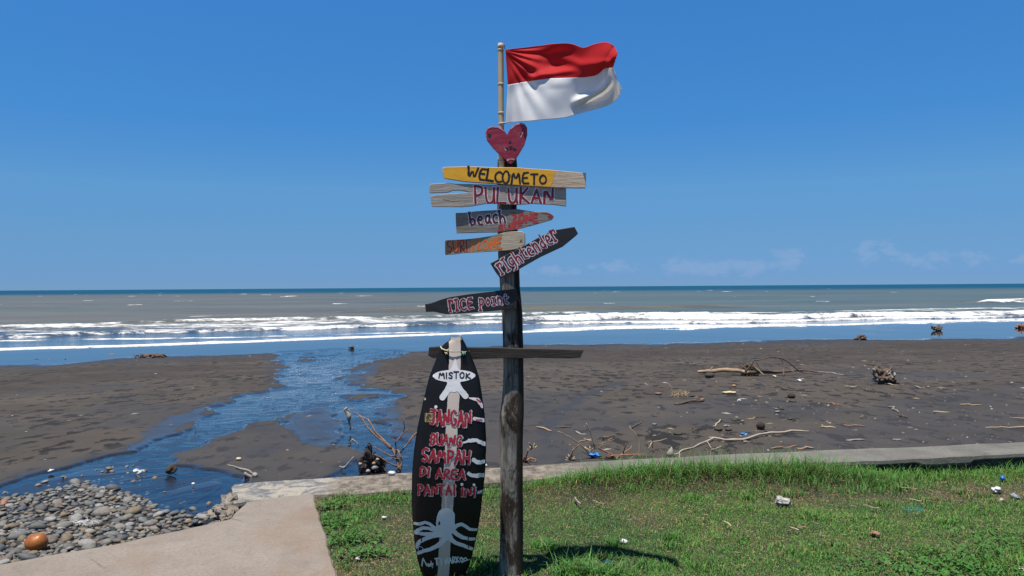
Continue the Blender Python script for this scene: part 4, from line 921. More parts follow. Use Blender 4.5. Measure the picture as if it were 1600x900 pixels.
def cloth(name, c, tc):
    n = NT(name); wv = n.noise(420, None, 2); n.fin(c, .7, n.bump(wv, .15, .001)); n.b.inputs["Specular IOR Level"].default_value = .25
    t = n.n("ShaderNodeBsdfTranslucent"); t.inputs[0].default_value = (*tc, 1); mx = n.n("ShaderNodeMixShader"); mx.inputs[0].default_value = .42
    n.L(n.b.outputs[0], mx.inputs[1]); n.L(t.outputs[0], mx.inputs[2]); n.L(mx.outputs[0], n.out.inputs[0]); return n.m
m_fr = cloth("red_cloth", (.60, .025, .03), (.85, .02, .025)); m_fw = cloth("white_cloth", (.86, .86, .86), (.9, .9, .9))
rootf = root("flag", tuple(P(789, 200, 4.335)), "red and white flag blowing to the right from the bamboo pole", "flag")
band("red_stripe", 0, .5, m_fr, rootf, 46); band("white_stripe", .5, 1, m_fw, rootf, 46)
m_tie = simple("tie_string", (.45, .10, .10), (.6, .3, .3), 40); m_tiew = simple("white_tie", (.7, .7, .68), (.5, .5, .5), 40)
c_ = P(783, 72, 4.335); ring = [c_+.0185*np.array([math.cos(a), math.sin(a), .25*math.cos(a)]) for a in np.linspace(0, 6.28, 14)]
V, Fc = tube(ring+[P(789, 77, 4.334)], [.0022], 6); mk("tie", V, Fc, m_tie, rootf, True)
c_ = P(784.5, 193, 4.335); ring = [c_+.0185*np.array([math.cos(a), math.sin(a), .15*math.cos(a)]) for a in np.linspace(0, 6.28, 14)]
V, Fc = tube(ring+[P(790, 192.5, 4.334)], [.0028], 6); mk("tie", V, Fc, m_tiew, rootf, True)

# ================================================================== surfboard
Z5 = zx(4.5, 620, 700); Z6 = zx(6.0, 640, 630); Z7 = zx(11.25, 630, 780)
def ysurf(z):     # the deck line: upper part tips back to the beam, the tail tucks under
    return 4.262-.075*np.sin(np.clip((z+.05)/1.38, 0, 1)*math.pi)**1.0+.075*np.clip(1-(z+.05)/.75, 0, 1)**1.3-.012*0
SX0 = P(702, 700, 4.25)[0]
def surf_hit(px, py):
    d = ray(px, py); Yh = 4.25
    for _ in range(12): t = Yh/d[1]; Yh = float(ysurf(CAMZ+d[2]*t))
    t = Yh/d[1]; return d[0]*t, CAMZ+d[2]*t
class SP:
    y0 = 4.25
    def loc(s, px, py): x, z = surf_hit(px, py); return (x, z)
spl = SP()
Lp = Z4([(312, 97), (268, 118), (235, 180), (200, 268), (172, 340), (150, 430), (130, 510), (118, 568), (100, 650), (84, 735), (72, 820), (64, 905)])+Z5([(104, 200), (103, 300), (103, 400), (106, 480), (110, 550), (119, 640), (130, 720), (146, 800), (162, 860), (180, 900)])
Rp = Z4([(392, 78), (410, 105), (430, 150), (462, 215), (490, 285), (510, 350), (523, 430), (536, 520), (546, 600), (552, 680), (556, 770), (555, 850)])+Z5([(625, 50), (625, 110), (620, 180), (612, 265), (600, 350), (592, 440), (580, 520), (569, 590), (555, 650), (539, 720), (520, 790), (498, 850), (480, 900)])
zs = np.linspace(-.06, surf_hit(712, 527)[1], 90)
Lw = np.array([surf_hit(*p) for p in Lp]); Rw = np.array([surf_hit(*p) for p in Rp])
Lx = np.interp(-zs, -Lw[:, 1], Lw[:, 0]); Rx = np.interp(-zs, -Rw[:, 1], Rw[:, 0])
Lx[zs < Lw[-1, 1]] += .25*(Lw[-1, 1]-zs[zs < Lw[-1, 1]]); Rx[zs < Rw[-1, 1]] -= .35*(Rw[-1, 1]-zs[zs < Rw[-1, 1]])
def sfront(x, z):
    l = np.interp(z, zs, Lx); r = np.interp(z, zs, Rx); c = (l+r)/2; h = np.maximum((r-l)/2, .01); t = np.clip((x-c)/h, -1, 1)
    return float(ysurf(z))-.010*(1-t**2)+.012*float(ss(.80, 1, abs(t)))
m_sb = NT("scuffed_black_board"); n = m_sb; g = n.noise(5, None, 6, .7); g3 = n.noise(70, None, 5, .75, .5)
c = n.mix(n.ramp(g, [(.4, 0), (.7, 1)]), (.004, .004, .0045), (.010, .010, .012)); c = n.mix(n.math('MULTIPLY', n.ramp(g3, [(.70, 0), (.74, 1)]), n.ramp(n.noise(9, None, 3), [(.50, 0), (.58, 1)])), c, (.30, .30, .28))
m_sb = n.fin(c, .5, n.bump(g, .15, .004)); n.b.inputs['Specular IOR Level'].default_value = .25
K = 17; V = []; Fc = []
for i, z in enumerate(zs):
    l, r = Lx[i], Rx[i]
    for k in range(K):
        t = -1+2*k/(K-1); x = (l+r)/2+(r-l)/2*t; V.append((x, sfront(x, z), z))
    for k in range(K):
        t = 1-2*k/(K-1); x = (l+r)/2+(r-l)/2*t*.97; V.append((x, float(ysurf(z))+.030+.012*(1-t*t)-.016*float(ss(.7, 1, abs(t))), z))
KK = 2*K
for i in range(len(zs)-1):
    for k in range(KK): Fc.append((i*KK+k, i*KK+(k+1) % KK, (i+1)*KK+(k+1) % KK, (i+1)*KK+k))
Fc += [tuple(range(KK-1, -1, -1)), tuple((len(zs)-1)*KK+k for k in range(KK))]
roots = root("surfboard", (SX0, 4.3, 0), "black painted surfboard with red words and white squid leaning on the cross beam", "surfboard")
mk("board", V, Fc, m_sb, roots, True)
so_ = (SX0, 4.3, 0)
def sletter(name, st, m, grow=0, lift=.0012, res=.002, wob=.0012, seed=0, sdf=None, bnd=None):
    def f(X, Y):
        d = (capsules(st, X, Y)-grow if sdf is None else sdf(X, Y))+wobble(X, Y, 110, wob, seed)
        l = np.interp(Y, zs, Lx); r = np.interp(Y, zs, Rx); return np.maximum(d, np.maximum(l-X, X-r)+.004)
    V, Fc = contour(f, *(bnd or bounds(st, .012+grow)), res, lambda x, z: (x-so_[0], sfront(x, z)-lift-so_[1], z))
    if Fc: return link(raw(name, V, Fc, [m], True), name, roots)
def sp_(Z, L_, r):    # stroke in zoom units with radii in metres
    q = Z([(a[0], a[1]) for a in L_]); return [(*surf_hit(*p), (a[2] if len(a) > 2 else r)) for p, a in zip(q, L_)]
n = NT("bare_stringer"); v = n.map(n.co.outputs["Object"], (20, 20, 1.2)); g = n.noise(1, v, 5, .6); m_str = n.fin(n.mix(g, (.46, .39, .33), (.62, .54, .47)), .7, n.bump(g, .2, .002))
kn = [surf_hit(*p) for p in Z4([(345, 85), (348, 200), (340, 450), (326, 680), (318, 880)])+Z5([(369, 200), (360, 340), (352, 500), (340, 640), (331, 840), (326, 900)])]; kw = [.076]*1
kx_ = np.array([k[0] for k in kn]); kz_ = np.array([k[1] for k in kn])
def strip(X, Y): return np.abs(X-np.interp(-Y, -kz_, kx_))-.0312
sletter("stringer", [], m_str, lift=.0010, res=.004, wob=.0018, sdf=strip, bnd=(SX0-.12, SX0+.12, zs[0], zs[-1]-.001), seed=2)
# broken nose of bare wood above the black
top_ = [surf_hit(*p) for p in Z4([(312, 100), (313, 94), (330, 88), (348, 80), (366, 68), (378, 58), (388, 64), (391, 82)])]
V = [(x, 4.255, z) for x, z in top_]+[(x, 4.285, z) for x, z in top_]; N = len(top_); V = V+[(top_[-1][0], 4.255, top_[0][1]-.05), (top_[0][0], 4.255, top_[0][1]-.05), (top_[-1][0], 4.285, top_[0][1]-.05), (top_[0][0], 4.285, top_[0][1]-.05)]
loop = list(range(N))+[2*N, 2*N+1]; lb = [i+N for i in range(N)]+[2*N+2, 2*N+3]
Fc = [tuple(loop), tuple(reversed(lb))]+[(loop[i], loop[(i+1) % len(loop)], lb[(i+1) % len(loop)], lb[i]) for i in range(len(loop))]
mk("broken_nose", V, Fc, m_str, roots)
m_sw = paint("board_white_paint", (.72, .72, .74), (.58, .58, .60), .6, 30); m_sg = paint("pale_grey_paint", (.66, .70, .72), (.58, .62, .64), .6, 25)
# star with the name
ec = surf_hit(*Z4([(341, 330)])[0]); rx_ = 141/4.287/F*4.25; rz_ = 40/4.287/F*4.25
arms = [sp_(Z4, [(350, 218, .004), (345, 300, .022), (340, 400, .030)], .02), sp_(Z4, [(330, 385, .026), (295, 430, .016), (264, 474, .016)], .02), sp_(Z4, [(345, 385, .028), (385, 425, .016), (418, 464, .016)], .02)]
def star(X, Y):
    e = (np.hypot((X-ec[0])/rx_, (Y-ec[1])/rz_)-1)*rz_; a = capsules(arms, X, Y); h = np.clip(.5+.5*(a-e)/.015, 0, 1); return a*(1-h)+e*h-.015*h*(1-h)
sletter("star", [], m_sw, lift=.0022, res=.0025, wob=.001, sdf=star, bnd=(ec[0]-.13, ec[0]+.13, ec[1]-.16, ec[1]+.12), seed=3)
st = word(spl, "MISTOK", Z4([(240, 346)])[0], Z4([(448, 346)])[0], 8.5, .0036, .24, [1.05, 1, 1.1, 1.2, 1.05, .9], 21); sletter("lettering", st, m_blk, lift=.0034, res=.0015, wob=.0008, seed=4)
# white tentacle dashes on the right edge
m_pnk = paint("pale_pink_paint", (.74, .66, .68), (.6, .52, .54))
for L_, Z in (([(445, 478, .004), (500, 490, .0095), (530, 538, .008)], Z4), ([(478, 616, .009), (540, 630, .010)], Z4)): sletter("tentacle_mark", [sp_(Z, L_, .008)], m_pnk, lift=.0022, seed=5)
for L_, Z in (([(405, 777, .004), (440, 762, .009), (490, 760, .010), (550, 790, .010), (556, 802, .007)], Z4), ([(540, 80, .010), (560, 98, .011), (592, 100, .011), (630, 95, .009)], Z5), ([(505, 178, .010), (535, 192, .011), (575, 192, .011), (618, 192, .010)], Z5), ([(572, 312, .007), (610, 306, .009)], Z5)): sletter("tentacle_mark", [sp_(Z, L_, .008)], m_sw, lift=.0022, seed=6, wob=.004)
for s_ in [sp_(Z4, [(492, 486, .003), (520, 505, .004)], .003), sp_(Z4, [(488, 624, .0032), (526, 626, .0032)], .003)]: sletter("red_dash", [s_], m_redb, lift=.0034)
# words, each line red over an off-white shadow line
m_lw = paint("off_white_line", (.50, .47, .47), (.30, .28, .28)); m_sr = paint("surfboard_red", (.33, .010, .028), (.24, .008, .02))
def wline(txt, p0, p1, h, r, seed, hts=None, sp=.22):
    st = word(spl, txt, Z6([p0])[0], Z6([p1])[0], h, r, sp, hts, seed, .05)
    o1 = [[(a[0]+.0024, a[1]-.001, a[2]) for a in s] for s in st]; sletter("letter_outline", o1, m_lw, .0030, .0034, seed=seed, wob=.004); sletter("lettering", st, m_sr, .0004, .0042, seed=seed+1, wob=.002)
wline("JANGAN", (196, 200), (572, 212), 22.5, .0052, 31, [1.0, .95, 1.0, 1.05, 1.0, 1.05])
wline("BUANG", (196, 378), (486, 402), 15.5, .0046, 32)
wline("SAMPAH", (116, 540), (560, 564), 18.5, .0056, 33, [1.1, .95, 1, 1, 1.1, 1.0])
wline("DI", (94, 670), (184, 682), 13.5, .0048, 34); wline("AREA", (248, 696), (515, 712), 15, .0048, 35)
wline("PANTAI", (80, 852), (425, 856), 16, .0048, 36); wline(["I", "N", "I"], (482, 860), (612, 868), 13, .0048, 37)
for s_ in [sp_(Z6, [(492, 756, .0075)], 0), sp_(Z6, [(604, 762, .0075)], 0), sp_(Z6, [(248, 32, .0085)], 0)]: sletter("white_dot", [s_], m_sw, lift=.0030)
sletter("pale_dot", [sp_(Z4, [(143, 487, .007)], 0)], m_pale, lift=.0030)
# little yellow sticker
q0, q1 = surf_hit(*Z6([(145, 90)])[0]), surf_hit(*Z6([(234, 174)])[0])
sletter("sticker", [], paint("sticker_yellow", (.42, .30, .09), (.34, .24, .10), .5), lift=.0016, res=.003, wob=0, sdf=lambda X, Y: np.maximum(np.maximum(q0[0]-X, X-q1[0]), np.maximum(q1[1]-Y, Y-q0[1])), bnd=(q0[0]-.004, q1[0]+.004, q1[1]-.004, q0[1]+.004))
GL['m'] = (.7, [[(.03, .55), (.04, 0)], [(.04, .4), (.2, .55), (.33, .4), (.34, 0)], [(.34, .4), (.5, .55), (.63, .4), (.66, 0)]])
st = word(spl, "Uma", Z6([(150, 130)])[0], Z6([(228, 130)])[0], 6, .0018, .2, [1, 1.4, 1.4], 40)+word(spl, "Shop", Z6([(156, 166)])[0], Z6([(228, 166)])[0], 5.2, .0015, .2, [.9, .8, .9, .9], 41) if False else word(spl, "Uma", Z6([(150, 130)])[0], Z6([(228, 130)])[0], 6, .0018, .2, [1, 1.4, 1.4], 40)+word(spl, "Sho", Z6([(156, 166)])[0], Z6([(222, 166)])[0], 5.2, .0015, .2, [.9, .8, .9], 41)
sletter("sticker_lettering", st, m_blk, lift=.0024, res=.0013, wob=0)
# squid / octopus
k7 = 1/11.25/F*4.25
oc = [sp_(Z7, [(760, 285, 150*k7), (750, 330, 158*k7), (745, 420, 165*k7), (742, 500, 155*k7), (742, 590, 95*k7), (765, 650, 70*k7)], .03),
      sp_(Z7, [(620, 530, 40*k7), (545, 485, 30*k7), (460, 420, 28*k7), (385, 398, 26*k7), (290, 430, 30*k7), (165, 432, 24*k7)], .01),
      sp_(Z7, [(620, 540, 40*k7), (520, 525, 30*k7), (430, 500, 32*k7), (350, 495, 32*k7), (260, 540, 32*k7), (175, 605, 26*k7)], .01),
      sp_(Z7, [(640, 590, 50*k7), (520, 600, 34*k7), (380, 605, 34*k7), (260, 590, 30*k7), (180, 600, 26*k7)], .01),
      sp_(Z7, [(660, 610, 45*k7), (520, 640, 36*k7), (380, 690, 38*k7), (290, 740, 36*k7), (230, 830, 34*k7), (200, 890, 22*k7)], .01),
      sp_(Z7, [(745, 650, 45*k7), (700, 730, 45*k7), (600, 810, 40*k7), (480, 870, 36*k7), (370, 900, 34*k7), (260, 950, 30*k7), (190, 1010, 22*k7)], .01),
      sp_(Z7, [(890, 500, 40*k7), (950, 450, 34*k7), (1030, 428, 30*k7), (1100, 470, 30*k7), (1170, 520, 28*k7), (1310, 545, 24*k7)], .01),
      sp_(Z7, [(880, 540, 45*k7), (940, 600, 40*k7), (1040, 660, 36*k7), (1160, 690, 32*k7), (1280, 712, 26*k7)], .01),
      sp_(Z7, [(810, 620, 50*k7), (850, 700, 42*k7), (930, 760, 36*k7), (1050, 800, 34*k7), (1160, 850, 32*k7), (1250, 905, 26*k7)], .01)]
sletter("octopus", oc, m_sg, 0, .0022, .0025, .0015, 7)
sletter("octopus_eye", [sp_(Z7, [(642, 385, .003), (636, 425, .0055)], 0)], m_blk, lift=.0034)
for s_ in [sp_(Z7, [(325, 680, .0028), (325, 730, .0028)], 0), sp_(Z7, [(1147, 650, .0028), (1147, 705, .0028)], 0), sp_(Z7, [(1150, 805, .0028), (1150, 850, .0028)], 0)]: sletter("black_dash", [s_], m_blk, lift=.0034)
ringc = [[(surf_hit(*Z7([(305+45*math.cos(a), 870+45*math.sin(a))])[0]) + (.0016,)) for a in np.linspace(0, 6.28, 12)]]; sletter("ring_mark", ringc, m_sg, lift=.0034, wob=0, res=.0014)
Z8 = zx(11.43, 635, 840)
st = word(spl, "A", Z8([(275, 500)])[0], Z8([(368, 490)])[0], 13, .0040, .2, None, 50)[:1]+word(spl, "ndy", Z8([(390, 505)])[0], Z8([(488, 500)])[0], 9, .0024, .2, None, 51)+word(spl, "TI", Z8([(515, 480)])[0], Z8([(640, 480)])[0], 12, .0046, .3, None, 52)+word(spl, "NARKOO", Z8([(700, 460)])[0], Z8([(1085, 408)])[0], 9.5, .0034, .22, [1.1, 1.1, 1.1, 1, .8, .6], 53)+[sp_(Z8, [(990, 440, .002), (1060, 405, .0025), (1140, 398, .002)], .002)]
sletter("lettering", st, m_sg, 0, .0024, .0015, .0015, 8)
# the string that ties it to the beam
m_sy = simple("yellow_string", (.55, .42, .16), (.62, .58, .42), 60, .8); m_sgr = simple("green_string", (.10, .30, .22), (.30, .42, .25), 60, .8)
def wp(x, y, dy=.012): q = surf_hit(*Z4([(x, y)])[0]); return np.array([q[0], sfront(q[0], q[1])-dy, q[1]])
V, Fc = tube([wp(246, 138, -.02), wp(262, 150), wp(290, 158, .016), wp(325, 164, .016), wp(330, 170, .014)], [.0035], 6); mk("string", V, Fc, m_sy, roots, True)
V, Fc = tube([wp(320, 168, .015), wp(350, 168, .014), wp(385, 167, .012), wp(415, 170, .010), wp(440, 168, -.02)], [.0028], 6); mk("string", V, Fc, m_sgr, roots, True)
mb = MB()
for a, b, c_ in (((280, 172), (300, 182), .0022), ((290, 160), (310, 150), .003), ((300, 165), (285, 185), .002)): V, Fc = tube([wp(*a), wp(*b, .02)], [c_], 5); mb.add(V, Fc)
mb.obj("knot", m_sy, roots, True); mb = MB()
for a, b, c_ in (((400, 165), (408, 190), .003), ((412, 170), (420, 186), .0025), ((400, 172), (392, 188), .002)): V, Fc = tube([wp(*a), wp(*b, .02)], [c_], 5); mb.add(V, Fc)
mb.obj("knot", m_sgr, roots, True)

# ================================================================== pebbles beside the path
m_pebs = colattr("pebble_mix", .75, .35, 0, 30)
pal = [(.16, .165, .155), (.24, .235, .21), (.13, .14, .145), (.28, .255, .22), (.19, .15, .125), (.20, .21, .205), (.25, .20, .13), (.36, .35, .33)]
spar = [(0, 765), (100, 745), (160, 727), (250, 722), (255, 760), (310, 785), (345, 775), (355, 800), (290, 805), (240, 790), (120, 765), (0, 785)]
pal = [tuple(q*.80 for q in c) for c in pal]; pnm = ["grey", "light grey", "dark bluish", "tan", "reddish brown", "greenish grey", "olive", "pale"]; pmat = []
for c_, nm in zip(pal, pnm):
    n = NT("pebble_"+nm.replace(" ", "_")); g = n.noise(2.2, None, 5, .7); c = n.mix(1, c_, n.ramp(g, [(.3, .6), (.7, 1.15)]), 'MULTIPLY'); pmat.append(n.fin(c, .75, n.bump(n.noise(9, None, 4), .25, .02)))
pmesh = []
for k in range(10):
    V, Fc = rock((0, 0, 0), (1, .76, .44 if k < 7 else .62), 500+k, 2, .14+.03*(k % 4)); pmesh.append((V, Fc, [raw("pebble", V, Fc, [m_], True) for m_ in pmat]))
marks = [((57, 847), "near the orange coconut"), ((20, 790), "at the left edge of the heap"), ((350, 800), "by the broken path corner"), ((250, 800), "at the right end of the heap by the pool"), ((170, 760), "at the stream side of the heap"), ((150, 845), "against the path edge"), ((130, 800), "in the middle of the heap"), ((220, 825), "against the path edge below the pool")]
def slabd(x, y): return float(sd(slab2, np.array([x]), np.array([y]))[0])
cell = {}; stones = []
rr = np.random.default_rng(3)
def try_stone(p, sdv, zl, r_, pack=.80):
    k = (int(p[0]/.2), int(p[1]/.2))
    for a in (-1, 0, 1):
        for b in (-1, 0, 1):
            for q in cell.get((k[0]+a, k[1]+b), ()):
                if math.hypot(p[0]-q[0], p[1]-q[1]) < pack*(r_+q[3]): return
    if sdv > -.02: return
    z = float(zl)
    s_ = (p[0], p[1], z+.12*r_, r_); cell.setdefault(k, []).append(s_); stones.append(s_)
spy = np.array([p[0] for p in dense]), np.array([p[1] for p in dense])
ctr = 0
def cand(poly, n_, x0, x1, y0, y1):
    px_ = x0+rr.random(n_)*(x1-x0); py_ = y0+rr.random(n_)*(y1-y0); k = inside(poly, px_, py_); p = GBv(px_[k], py_[k])
    return zip(p, sd(slab2, p[:, 0], p[:, 1]), zland(p[:, 0], p[:, 1]))
for rad_, tries in ((.098, 14), (.075, 70), (.058, 420), (.046, 1500), (.036, 3500), (.027, 6500), (.018, 6000)):
    for p, q, z in cand(dense, tries, -400, 360, 745, 945): try_stone(p, q, z, rad_*(.85+.3*rr.random()))
for p, q, z in cand(spar, 260, 0, 360, 722, 807): try_stone(p, q, z, .018+.035*rr.random()**2, 1.3)
base_n = len(stones)
for k in range(260):      # some lie on top of the others
    q = stones[rr.integers(0, base_n)]
    if q[3] > .03: stones.append((q[0]+.04*(rr.random()-.5), q[1]+.04*(rr.random()-.5), q[2]+q[3]*.55, .022+.025*rr.random()))
def vis(q):
    a, b = proj(np.array(q[0]), np.array(q[1]), np.array(q[2])); return -20 < a < 1620 and b < 905
order = sorted(range(len(stones)), key=lambda i: -(stones[i][3]/math.hypot(stones[i][0], stones[i][1])) if vis(stones[i]) else 1)
mb = MB()
for j, i in enumerate(order):
    x, y, z, r_ = stones[i]; V, Fc, mes = pmesh[rr.integers(0, 10)]; a = rr.random()*6.28; t1, t2 = (rr.random()-.5)*.6, (rr.random()-.5)*.6
    if j < 300:
        ci = rr.integers(0, 8); me = mes[ci]; ax_, ay_ = proj(np.array(x), np.array(y), np.array(z)); mk_ = min(marks, key=lambda m_: math.hypot(m_[0][0]-ax_, 2*(m_[0][1]-ay_)))[1]
        sz = "large" if r_ > .058 else ("medium" if r_ > .045 else "small")
        o = bpy.data.objects.new("pebble", me); C.objects.link(o); o.location = (x, y, z+.1*r_); o.rotation_euler = (t1, t2, a); o.scale = (r_, r_, r_)
        tag(o, "%s %s pebble %s" % (sz, pnm[ci], mk_), "pebble", "pebbles heaped beside the path")
    else:
        M = np.array(Matrix.Rotation(a, 3, 'Z') @ Matrix.Rotation(t1, 3, 'X') @ Matrix.Rotation(t2, 3, 'Y')); mb.add(V @ M.T*r_+np.array([x, y, z+.1*r_]), Fc, pal[rr.integers(0, 8)])
o = mb.obj("pebbles", m_pebs, smooth=True, origin=(0, 0, 0)); tag(o, "small pebbles filling the heap beside the path", "pebbles", kind="stuff")

# ================================================================== things lying on the beach
def mpp(p): return p[1]/F
m_drift = wood("driftwood", (.27, .175, .10), (.42, .30, .19), (.07, .04, .025), 2, .8, (6, 6, 6))
m_drk = wood("dark_driftwood", (.075, .050, .036), (.15, .105, .075), (.02, .014, .01), 2, .85, (6, 6, 6))
m_grw = wood("grey_driftwood", (.22, .19, .16), (.40, .36, .31), (.06, .05, .045), 2, .85, (8, 8, 8))
m_redt = wood("reddish_twigs", (.25, .11, .06), (.36, .20, .12), (.09, .03, .02), 2, .8)
m_straw = wood("dry_straw", (.36, .27, .16), (.48, .38, .24), (.15, .10, .055), 2, .8)
m_drock = simple("dark_rock", (.035, .028, .022), (.075, .060, .048), 6, .8, 30, .02)
m_grock = simple("grey_rock", (.20, .205, .20), (.12, .125, .125), 6, .75, 30, .01)
m_husk = simple("dark_husk", (.028, .020, .016), (.055, .042, .034), 12, .85, 60, .01)
m_coco = NT("orange_husk"); n = m_coco; g = n.noise(6, n.map(n.co.outputs["Object"], (1, 1, .5)), 5, .65); m_coco = n.fin(n.mix(n.ramp(g, [(.35, 0), (.68, 1)]), (.22, .060, .014), (.46, .165, .035)), .42, n.bump(n.noise(30, None, 4), .3, .006))
m_bagw = simple("white_plastic", (.72, .72, .70), (.45, .44, .42), 14, .45, 30, .02); m_bagb = simple("blue_plastic", (.02, .16, .50), (.05, .28, .62), 14, .4, 30, .02)
m_teal = simple("teal_net", (.02, .22, .20), (.04, .30, .24), 14, .6); m_cream = simple("cream_foam", (.62, .52, .28), (.40, .33, .20), 14, .7)
m_bark = simple("red_brown_shrub_bark", (.30, .185, .13), (.18, .10, .07), 30, .75)
def gpt(px_, py_, up=0.0, dy=0.0):      # a point above the ground: up in pixels of height at that distance
    p = GB(px_, py_); p = p+np.array([0, dy, up*mpp(p)]); return p
def up_at(base, px_, py_, dy=0.0): return P(px_, py_, base[1]+dy)
def twigs(name, strokes, m, label, cat, group=None, seed=0, n=6):
    """each stroke: (points, radii); one thing"""
    rj = np.random.default_rng(seed+5); ns = []
    for s_ in strokes:
        p = np.array(s_[0], float); o_ = [p[0]]
        for a, b in zip(p[:-1], p[1:]):
            L_ = np.linalg.norm(b-a)
            for t in (.33, .67): o_.append(a+(b-a)*t+(rj.random(3)-.5)*.07*L_)
            o_.append(b)
        ns.append((o_,)+tuple(s_[1:]))
    strokes = ns
    if len(strokes) == 1:
        V, Fc = tube(strokes[0][0], strokes[0][1], n, .15, seed); return tag(mk(name, V, Fc, m, None, True), label, cat, group)
    p0 = np.array(strokes[0][0][0]); r_ = root(name, p0, label, cat, group)
    for k, s_ in enumerate(strokes):
        V, Fc = tube(s_[0], s_[1], n, .24, seed+k); mk(s_[2] if len(s_) > 2 else ("trunk" if k == 0 else "twig"), V, Fc, s_[3] if len(s_) > 3 else m, r_, True)
    return r_
def bn(a, b, n=7, amp=.03, seed=0): return bend(a, b, n, amp, seed)
# long log with root ball and arching branch
L0 = gpt(1090, 586, 5); Lb = gpt(1170, 588, 6); Lc = gpt(1262, 584, 5); u_ = mpp(L0)
st = [([L0, gpt(1105, 586, 6), gpt(1130, 586, 8), gpt(1150, 587, 8), Lb], [.04, .055, .06, .058, .05], "trunk"), ([Lb, gpt(1200, 587, 6), gpt(1235, 586, 6), Lc, gpt(1290, 585, 2)], [.05, .045, .04, .022, .008], "trunk", m_drk),
      ([gpt(1110, 586, 8), gpt(1114, 586, 13)], [.03, .012], "branch"),
      (bend(gpt(1165, 588, 8), up_at(Lb, 1178, 563), 4, .03, 1)+[up_at(Lb, 1196, 560), up_at(Lb, 1210, 557.6), up_at(Lb, 1222, 560), up_at(Lb, 1234, 567), up_at(Lb, 1248, 579), gpt(1256, 586, 3), gpt(1285, 586, 1)], [.03, .022, .018, .016, .02, .022, .016, .01], "branch", m_drk),
      ([up_at(Lb, 1174, 567), up_at(Lb, 1180, 575), up_at(Lb, 1187, 580), gpt(1194, 588, 1)], [.016, .022, .02], "branch"),
      ([up_at(Lb, 1182, 566), up_at(Lb, 1186, 574), up_at(Lb, 1190, 580)], [.010, .008], "branch", m_drk), ([up_at(Lb, 1218, 560), up_at(Lb, 1226, 570), up_at(Lb, 1236, 578)], [.008, .006], "branch"),
      ([gpt(1224, 588, 0), up_at(Lb, 1224, 576)], [.03, .02], "branch", m_drk), ([gpt(1240, 588, 0), gpt(1240, 588, 8), gpt(1236, 588, 9)], [.01, .01], "branch", m_grw)]
lr = twigs("driftwood_log", st, m_drift, "long tan driftwood log with a root ball and an arching branch on the sand", "driftwood", seed=3, n=9)
mb = MB(); r = np.random.default_rng(8); cb = gpt(1170, 587, 7)
for k in range(110):
    a = r.random()*6.28; b_ = r.random()*3.14; R_ = .10+.13*r.random(); p = cb+np.array([math.cos(a)*math.sin(b_)*R_*1.2, math.sin(a)*math.sin(b_)*R_, math.cos(b_)*R_]); q = cb+np.array([math.cos(a+1.1)*math.sin(b_+.5)*R_*1.7, math.sin(a+1.1)*R_, math.cos(b_+.5)*R_*1.2])
    V, Fc = tube(bend(p, q, 5, .2, k), [.017, .010], 5, .2, k); mb.add(V, Fc)
o = mb.obj("root_ball", m_drk, lr, True); o["kind"] = "stuff"
twigs("bleached_stick", [([gpt(1275, 584, 3), gpt(1300, 585, 3), gpt(1318, 587, 1)], [.014, .016])], m_grw, "thin bleached stick pointing right from the end of the long log", "stick")
# gnarled stumps
def stump(px_, py_, w_, h_, label, seed, m=m_drk, spikes=None):
    b_ = GB(px_, py_); u = mpp(b_); r = np.random.default_rng(seed); rt = root("tree_stump", b_, label, "stump")
    V, Fc = rock(b_+np.array([w_*u*.12, 0, h_*u*.27]), (w_*u*.30, w_*u*.24, h_*u*.30), seed, 4, .62); mk("stump_base", V, Fc, m, rt, False)
    sp = spikes or [((r.random()-.5)*w_*.9, h_*(.4+.6*r.random())) for _ in range(8)]
    for k, (dx, dz) in enumerate(sp):
        p = b_+np.array([dx*u*.3, (r.random()-.5)*.15, h_*u*.2]); q = b_+np.array([dx*u, (r.random()-.5)*.2*w_*u, dz*u]); q[2] = max(q[2], b_[2]+.01)
        V, Fc = tube(bend(p, q, 9, .12, seed*7+k), [w_*u*.11, w_*u*.10, w_*u*.07, w_*u*.025], 8, .45, k); mk("root", V, Fc, m_grw if k % 3 == 1 else m, rt, True)
stump(1380, 600, 42, 33, "gnarled brown tree stump with upturned roots on the sand right of the log", 11, spikes=[(-19, 20), (-17, 25), (-11, 33), (-8, 31), (-12, 14), (-6, 26), (9, 22), (14, 24), (19, 12), (22, 3), (6, 20), (-2, 16), (15, 28), (-16, 8), (24, 1), (2, 21), (20, 17)])
stump(1344, 531, 20, 12, "small dark stump lying at the water's edge left of the other beach stumps", 12, spikes=[(-10, 1), (2, 8), (5, 5), (10, 1), (-3, 3)])
stump(1464, 517, 20, 10, "two-lobed dark stump standing in the wet sand with its reflection", 13, spikes=[(-9, 8), (-5, 9), (4, 10), (8, 7), (0, 3)])
stump(1594, 513, 18, 9, "reddish dark stump on the wet sand at the far right edge", 14, m_redt, spikes=[(-9, 2), (-4, 6), (2, 9), (7, 7)])
stump(548, 545, 10, 6, "tiny dark stump in the wet sand where the stream meets the sea", 15, spikes=[(-5, 3), (3, 6), (5, 1)])
